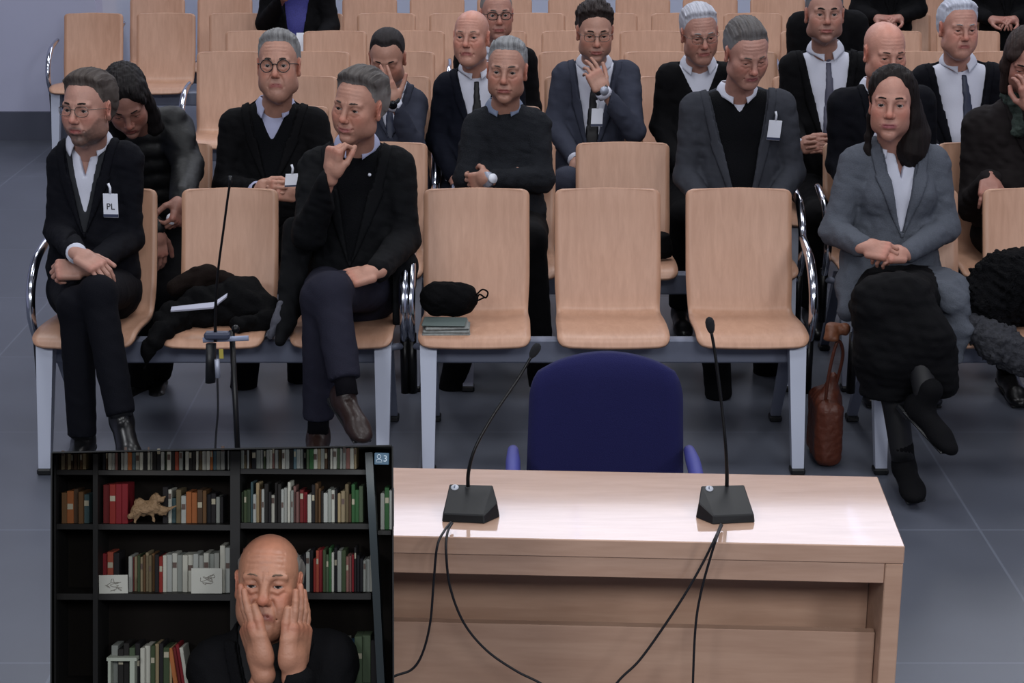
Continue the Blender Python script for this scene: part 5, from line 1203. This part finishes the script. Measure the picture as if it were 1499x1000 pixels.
# participant count in the corner
bd = mk('count_badge', *sbx(548, 663, 569.5, 680.5, .004, .007, .001, 1.1), mat('badge_blue_grey', '#4a6478', .5), vs, smooth=False)
WI = mat('icon_white', '#c4d2dc', .5)
text_mesh('digit', '3', .0155, PS(564.0, 671.8, .0035), rt, up, WI, bd, depth=.0002)
pr_ = []; 
ic = [tube([PS(554.8 + 2.6 * math.cos(a), 668.6 + 2.9 * math.sin(a), .0035) for a in np.linspace(0, 2 * math.pi, 13)], .0006, 6), tube([PS(x, y, .0035) for x, y in ((550.6, 676.5), (551.2, 673.5), (553.5, 672.4), (556.4, 672.4), (558.6, 673.5), (559.2, 676.5), (550.6, 676.5))], .0006, 6)]
for k, t_ in enumerate(ic): mk('icon_head' if k == 0 else 'icon_shoulders', *t_, WI, bd)
# bookcase
BKC = mat('dark_bookcase', '#060505', .6, vary=.2, scale=20.); BKS = mat('shelf_edge', '#0c0908', .5)
cb_ = PS(330, 1100, .2); bc = thing('bookcase', 'black bookcase filling the wall inside the video picture', 'bookcase', cb_)
def slope(x): return -(x - 330) * .006
for yt, yb in ((688, 695), (767, 775), (869, 878), (1002, 1010)):
    for xa, xb in ((82, 338), (350, 543)): mk('shelf', *sbx(xa, yt + slope((xa + xb) / 2), xb, yb + slope((xa + xb) / 2), .165, .25, 0, .35), BKS, bc, smooth=False)
for xa, xb, a in ((79, 82, 0), (136, 143, 0), (337, 351, 0), ): mk('upright', *sbx(xa, 666 - (xa - 76) * .02, xb, 1225, .16, .25, 0, a), BKC, bc, smooth=False)
TEAL = mat('dark_teal_post', '#141f24', .45)
mk('side_post', *sbx(549, 662, 560, 1225, .12, .16, 0, -3.0), TEAL, bc, smooth=False)
mk('back_board', *sbx(78, 662, 573, 1225, .25, .258), mat('bookcase_back', '#110e0c', .9, spec=.1), bc, smooth=False)
# books
RB = random.Random(5)
PAL = dict(w=['#b9b9b0', '#a8aaa6', '#c4c2b6', '#8f938c', '#9fa19a'], c=['#8f8064', '#a08e6c', '#6d5f47'], b=['#4a3626', '#5c4229', '#3a2a22', '#6a4a2c'], r=['#7d1a22', '#8c2a24', '#6a1d1f', '#a04a38'], k=['#15151a', '#1c1a1c', '#22201f'], g=['#2f5a32', '#3c4a30', '#4c5a44'], t=['#3e5458', '#587078', '#2c4a6a'], o=['#9c5a30', '#b0683a'], p=['#8a5f58', '#7a5650'])
ORD = 'first second third fourth fifth sixth seventh eighth ninth tenth eleventh twelfth thirteenth fourteenth fifteenth sixteenth seventeenth eighteenth nineteenth twentieth'.split()
ORD += ['twenty-' + o for o in ORD[:9]] + ['thirtieth'] + ['thirty-' + o for o in ORD[:9]] + ['fortieth'] + ['forty-' + o for o in ORD[:9]]
NM = dict(w='white', c='cream', b='brown', r='red', k='black', g='green', t='blue-grey', o='orange', p='faded pink')
def books(x, xe, ybot, h0, h1, code, where, group, w0=.172, wmin=3.2, wmax=6.4, lean=0., gap=.25, first=None):
    i = 0; n = 0
    while x < xe - 2:
        k = code[i % len(code)]; i += 1
        if k == ' ': x += 5; continue
        wd = min(RB.uniform(wmin, wmax), xe - x); hh_ = RB.uniform(h0, h1); dz_ = RB.uniform(0, .012)
        hexc = RB.choice(PAL[k]); m = mat('book_' + hexc[1:], '#%02x%02x%02x' % tuple(int(int(hexc[i:i + 2], 16) * .80) for i in (1, 3, 5)), .7, spec=.2)
        V, F = sbx(x, max(ybot - hh_ + slope(x), 663.5 - (x - 76.5) * .0201 + 1.2), x + wd - gap, ybot + slope(x), w0 + dz_, w0 + .062, .0008, 0)
        if lean:
            piv = PS(x + wd, ybot, w0); a = math.radians(lean); d = V - piv; xr, zr, yr = d @ rt, d @ up, d @ fw
            V = piv + np.outer(xr * math.cos(a) + zr * math.sin(a), rt) + np.outer(-xr * math.sin(a) + zr * math.cos(a), up) + np.outer(yr, fw)
        o = mk('book', V, F, m, smooth=False)
        tag(o, ' '.join(('%s book, %s from the left %s' % (NM[k], ORD[n], where)).split()[:16]), 'book', group); recenter(o)
        if n % 3 == 1 and wd > 3.6:   # a title label on the spine
            yy = ybot - hh_ * RB.uniform(.5, .8)
            if not lean:
                V, F = sbx(x + .7, yy - 5 + slope(x), x + wd - gap - .7, yy + 3 + slope(x), w0 + dz_ - .0006, w0 + dz_ + .001, 0, 0)
                mk('spine_label', V, F, mat('spine_label_' + ('d' if k in 'wc' else 'l'), '#4a3a34' if k in 'wc' else '#8c8674', .7), o, smooth=False)
        x += wd; n += 1
G = 'books on the bookcase in the video picture'
def GG(s): return 'books ' + s
def row(x, xe, yb, h0, h1, code, where, **k): books(x, xe, yb, h0, h1, code, where, GG(where), **k)
row(84, 126, 688, 26, 34, 'bcbcb', 'at the far left of the top shelf')
row(150, 177, 688, 28, 36, 'kbwwp', 'beside the upright on the top shelf')
row(177, 336, 688, 30, 38, 'wwotwwkwwkkwgwkrwkwkkwc', 'on the left half of the top shelf')
row(352, 522, 688, 30, 38, 'wcwbkwwgwwpwcwwktwwkgg', 'on the right half of the top shelf')
row(90, 132, 767, 44, 54, 'bobbt', 'at the far left of the second shelf', wmin=6, wmax=10)
row(151, 188, 766, 57, 59, 'rrrr', 'among the tall red volumes', wmin=8.5, wmax=9.5)
row(238, 327, 766, 36, 56, 'kwtcwoobbkkw', 'beside the driftwood figure on the second shelf', w0=.188, wmin=5, wmax=9)
row(351, 532, 766, 40, 60, 'gggtwcbwkkwkkwwwwpprrwkbbkwwwkcccb', 'on the right half of the second shelf')
row(149, 176, 868, 58, 62, 'rrk', 'behind the left sketch card', w0=.195, wmin=8, wmax=9.5)
row(188, 244, 868, 52, 60, 'wrcgcbccbkrw', 'between the two sketch cards on the third shelf', w0=.19)
row(244, 322, 868, 55, 59, 'wwwwwwww', 'among the matching pale volumes', w0=.19, wmin=7.4, wmax=8)
row(322, 337, 868, 66, 72, 'ww', 'of the two tall pale volumes', wmin=7, wmax=8)
row(352, 545, 868, 46, 66, 'pprkkkwwwcwwwpwwwkkwkrrrgggwkwg', 'on the third shelf behind the old man')
row(163, 212, 1002, 52, 62, 'wkkgkww', 'behind the little white stand', wmin=6, wmax=10)
row(212, 252, 1002, 52, 64, 'wgckgc', 'upright at the left of the bottom shelf', wmin=6, wmax=9)
row(254, 278, 1002, 54, 66, 'orrwk', 'among the leaning books on the bottom shelf', wmin=5, wmax=6.5, lean=-9)
row(478, 552, 1002, 56, 72, 'kkwtggk', 'on the bottom shelf right of the old man', wmin=8, wmax=14)
row(557, 574, 777, 50, 62, 'wgw', 'at the right border of the video picture', w0=.15, wmin=5, wmax=7)
mk_ = mk('second_shelf', *sbx(553, 777, 572, 783, .14, .22), BKS, bc, smooth=False)
# cards
for x0, y0, x1, y1, lb in ((145, 842, 187, 869, 'small white card with a grey sketch, standing at the left of the third shelf'), (280, 832, 325, 869, 'small white card with a faint figure sketch, before the pale volumes')):
    o = mk('drawing_card', *sbx(x0, y0, x1, y1, .166, .168, 0, -1 if x0 < 200 else 0), mat('card_white', '#a4a49c', .7), smooth=False); tag(o, lb, 'card'); recenter(o)
    L = []; r_s = random.Random(x0)
    for k in range(5):
        cx, cy = (x0 + x1) / 2 + r_s.uniform(-5, 5), (y0 + y1) / 2 + r_s.uniform(-6, 6)
        L.append(tube([PS(cx + r_s.uniform(-9, 9), cy + r_s.uniform(-7, 7), .1655) for _ in range(5)], .0005, 5, 4))
    for l_ in L: mk('sketch_line', *l_, mat('sketch_grey', '#77736c', .8), o)
# driftwood figure
def drift(f):
    q = lambda x, y, w=.165: PS(x, y, w)
    f.chain([q(192, 757), q(200, 748), q(212, 745), q(226, 742), q(240, 748), q(257, 741)], [.006, .009, .011, .010, .006, .003], k=.008)
    f.chain([q(196, 742), q(204, 734), q(214, 738)], [.004, .006, .006], k=.006); f.chain([q(220, 740), q(228, 728), q(236, 732), q(244, 724)], [.005, .007, .005, .002], k=.006)
    f.chain([q(200, 750), q(197, 764)], [.004, .003], k=.004); f.chain([q(222, 748), q(226, 764)], [.004, .003], k=.004); f.chain([q(236, 750), q(246, 756)], [.004, .002], k=.004)
blob('driftwood_figure', PS(185, 770, .15) - .02, PS(262, 715, .19) + .02, .0016, drift, mat('driftwood', '#7a6248', .7, bump=.5, scale=200., vary=.3), (.004, 90, 3), None, 'pale brown driftwood animal figure beside the tall red volumes on the second shelf', 'figurine')
ws = mk('display_stand', *join([sbx(156, 963, 200, 968, .158, .20), sbx(190, 968, 197, 1003, .158, .20), sbx(158, 968, 162, 1003, .158, .20)]), mat('stand_white', '#8f9488', .6), smooth=False); tag(ws, 'small white stand in front of the books at the left of the bottom shelf', 'stand'); recenter(ws)
# the old man
sk_ = .76
J = dict(head=PS(393, 852, .105), neck=PS(398, 938, .150), sl=PS(318, 972, .150), sr=PS(482, 962, .150), el=PS(342, 1105, .06), er=PS(456, 1105, .055), wl=PS(384, 980, .026), wr=PS(430, 984, .026), pel=PS(398, 1140, .15),
         kl=PS(350, 1120, .1), kr=PS(440, 1120, .1), al=PS(350, 1140, .1), ar=PS(440, 1140, .1))
r_, i_ = person('bald old man in black pressing both hands to his cheeks before the bookcase', J,
    dict(yaw=2, pitch=-3, roll=2, skin='#9c6c56', zs=1.06, age=1.0, fat=.2, w=.96, jaw=.9, mouth=-.006, lid=.72, nose=1.15, browcol='#6e5a4c', brow=.6, bald_tint=1, lips='#7d463c', hair=dict(style='bald', col='#4c4845', col2='#8a8580', t=.020, top=.010, amp=.004, baldtop=.06, back=-.016)),
    dict(jacket=C_BLACK, shirt=mat('dark_shirt', '#0c0c10', .8), v=.1, vw=.07, collar=.06, fold=.006, arm=1.05), h=.005, hh=.0026, sc=sk_, B=SBAS, legs=False, floor=PS(398, 1150, .1),
    hands=[hd(J['wl'], rt * -.34 + up * 1. + fw * .18, rt * .90 + fw * .42, -fw, curls=[(-4, 6, 4), (-3, 8, 5), (-2, 10, 6), (0, 12, 8)], spread=3, thumb=[(.30, .1, .95), (.1, .05, 1), (.0, .0, 1)], size=1.14),
           hd(J['wr'], rt * .11 + up * 1. + fw * .18, rt * -.92 + fw * .38, -fw, curls=[(-4, 6, 4), (-3, 8, 5), (-2, 10, 6), (0, 12, 8)], spread=3, thumb=[(.30, .1, .95), (.1, .05, 1), (.0, .0, 1)], size=1.14)])
# added fill lamps hidden inside the case, lighting the face and shelves
def inlamp(px, py, w, tgt, size, power, col):
    l = bpy.data.lights.new('case_fill', 'AREA'); l.energy = power; l.size = size; l.color = col; l.shape = 'SQUARE'
    o = bpy.data.objects.new('case_fill', l); COL.objects.link(o); p = PS(px, py, w); o.location = tuple(p)
    o.rotation_euler = Vector(tuple(np.array(tgt) - p)).to_track_quat('-Z', 'Y').to_euler()
inlamp(545, 700, .015, PS(400, 860, .12), .05, .24, (.95, .98, 1.))
inlamp(160, 680, .015, PS(330, 830, .2), .06, .05, (1., .9, .78))
# ---------------------------------------------------------------- camera and light
cd = bpy.data.cameras.new('camera'); cam = bpy.data.objects.new('camera', cd); COL.objects.link(cam)
cd.sensor_width = 36; cd.lens = FPX * 36 / 1499; cd.clip_start = .05; cd.clip_end = 200
cam.location = tuple(CAM); cam.rotation_euler = (math.pi / 2 - PITCH, 0, 0); S.camera = cam
def area(name, loc, size, power, col=(1, 1, 1), rot=(0, 0, 0), sy=None):
    l = bpy.data.lights.new(name, 'AREA'); l.energy = power; l.color = col; l.shape = 'RECTANGLE'; l.size = size; l.size_y = sy or size
    o = bpy.data.objects.new(name, l); COL.objects.link(o); o.location = loc; o.rotation_euler = rot; return o
for y, p, z in ((-2.5, 150, 4.6), (2.4, 60, 5.7), (6.0, 62, 5.7), (10.0, 78, 5.7), (13.4, 40, 5.7)):  # overhead rows, plus an added front row behind the camera brightening faces and table
    for x in (-3.0, 0.6, 4.2): area('ceiling_and_fill_lamp', (x, y, z), 1.3, p * 1.0, (.95, .97, 1.), rot=((.55 if y < 0 else 0), 0, 0))
w = bpy.data.worlds.new('world'); S.world = w; w.use_nodes = True; w.node_tree.nodes['Background'].inputs[0].default_value = (.5, .55, .7, 1); w.node_tree.nodes['Background'].inputs[1].default_value = .25
S.view_settings.view_transform = 'Standard'; S.view_settings.look = 'None'; S.view_settings.gamma = 1; S.view_settings.exposure = -0.08
S.view_settings.use_curve_mapping = False
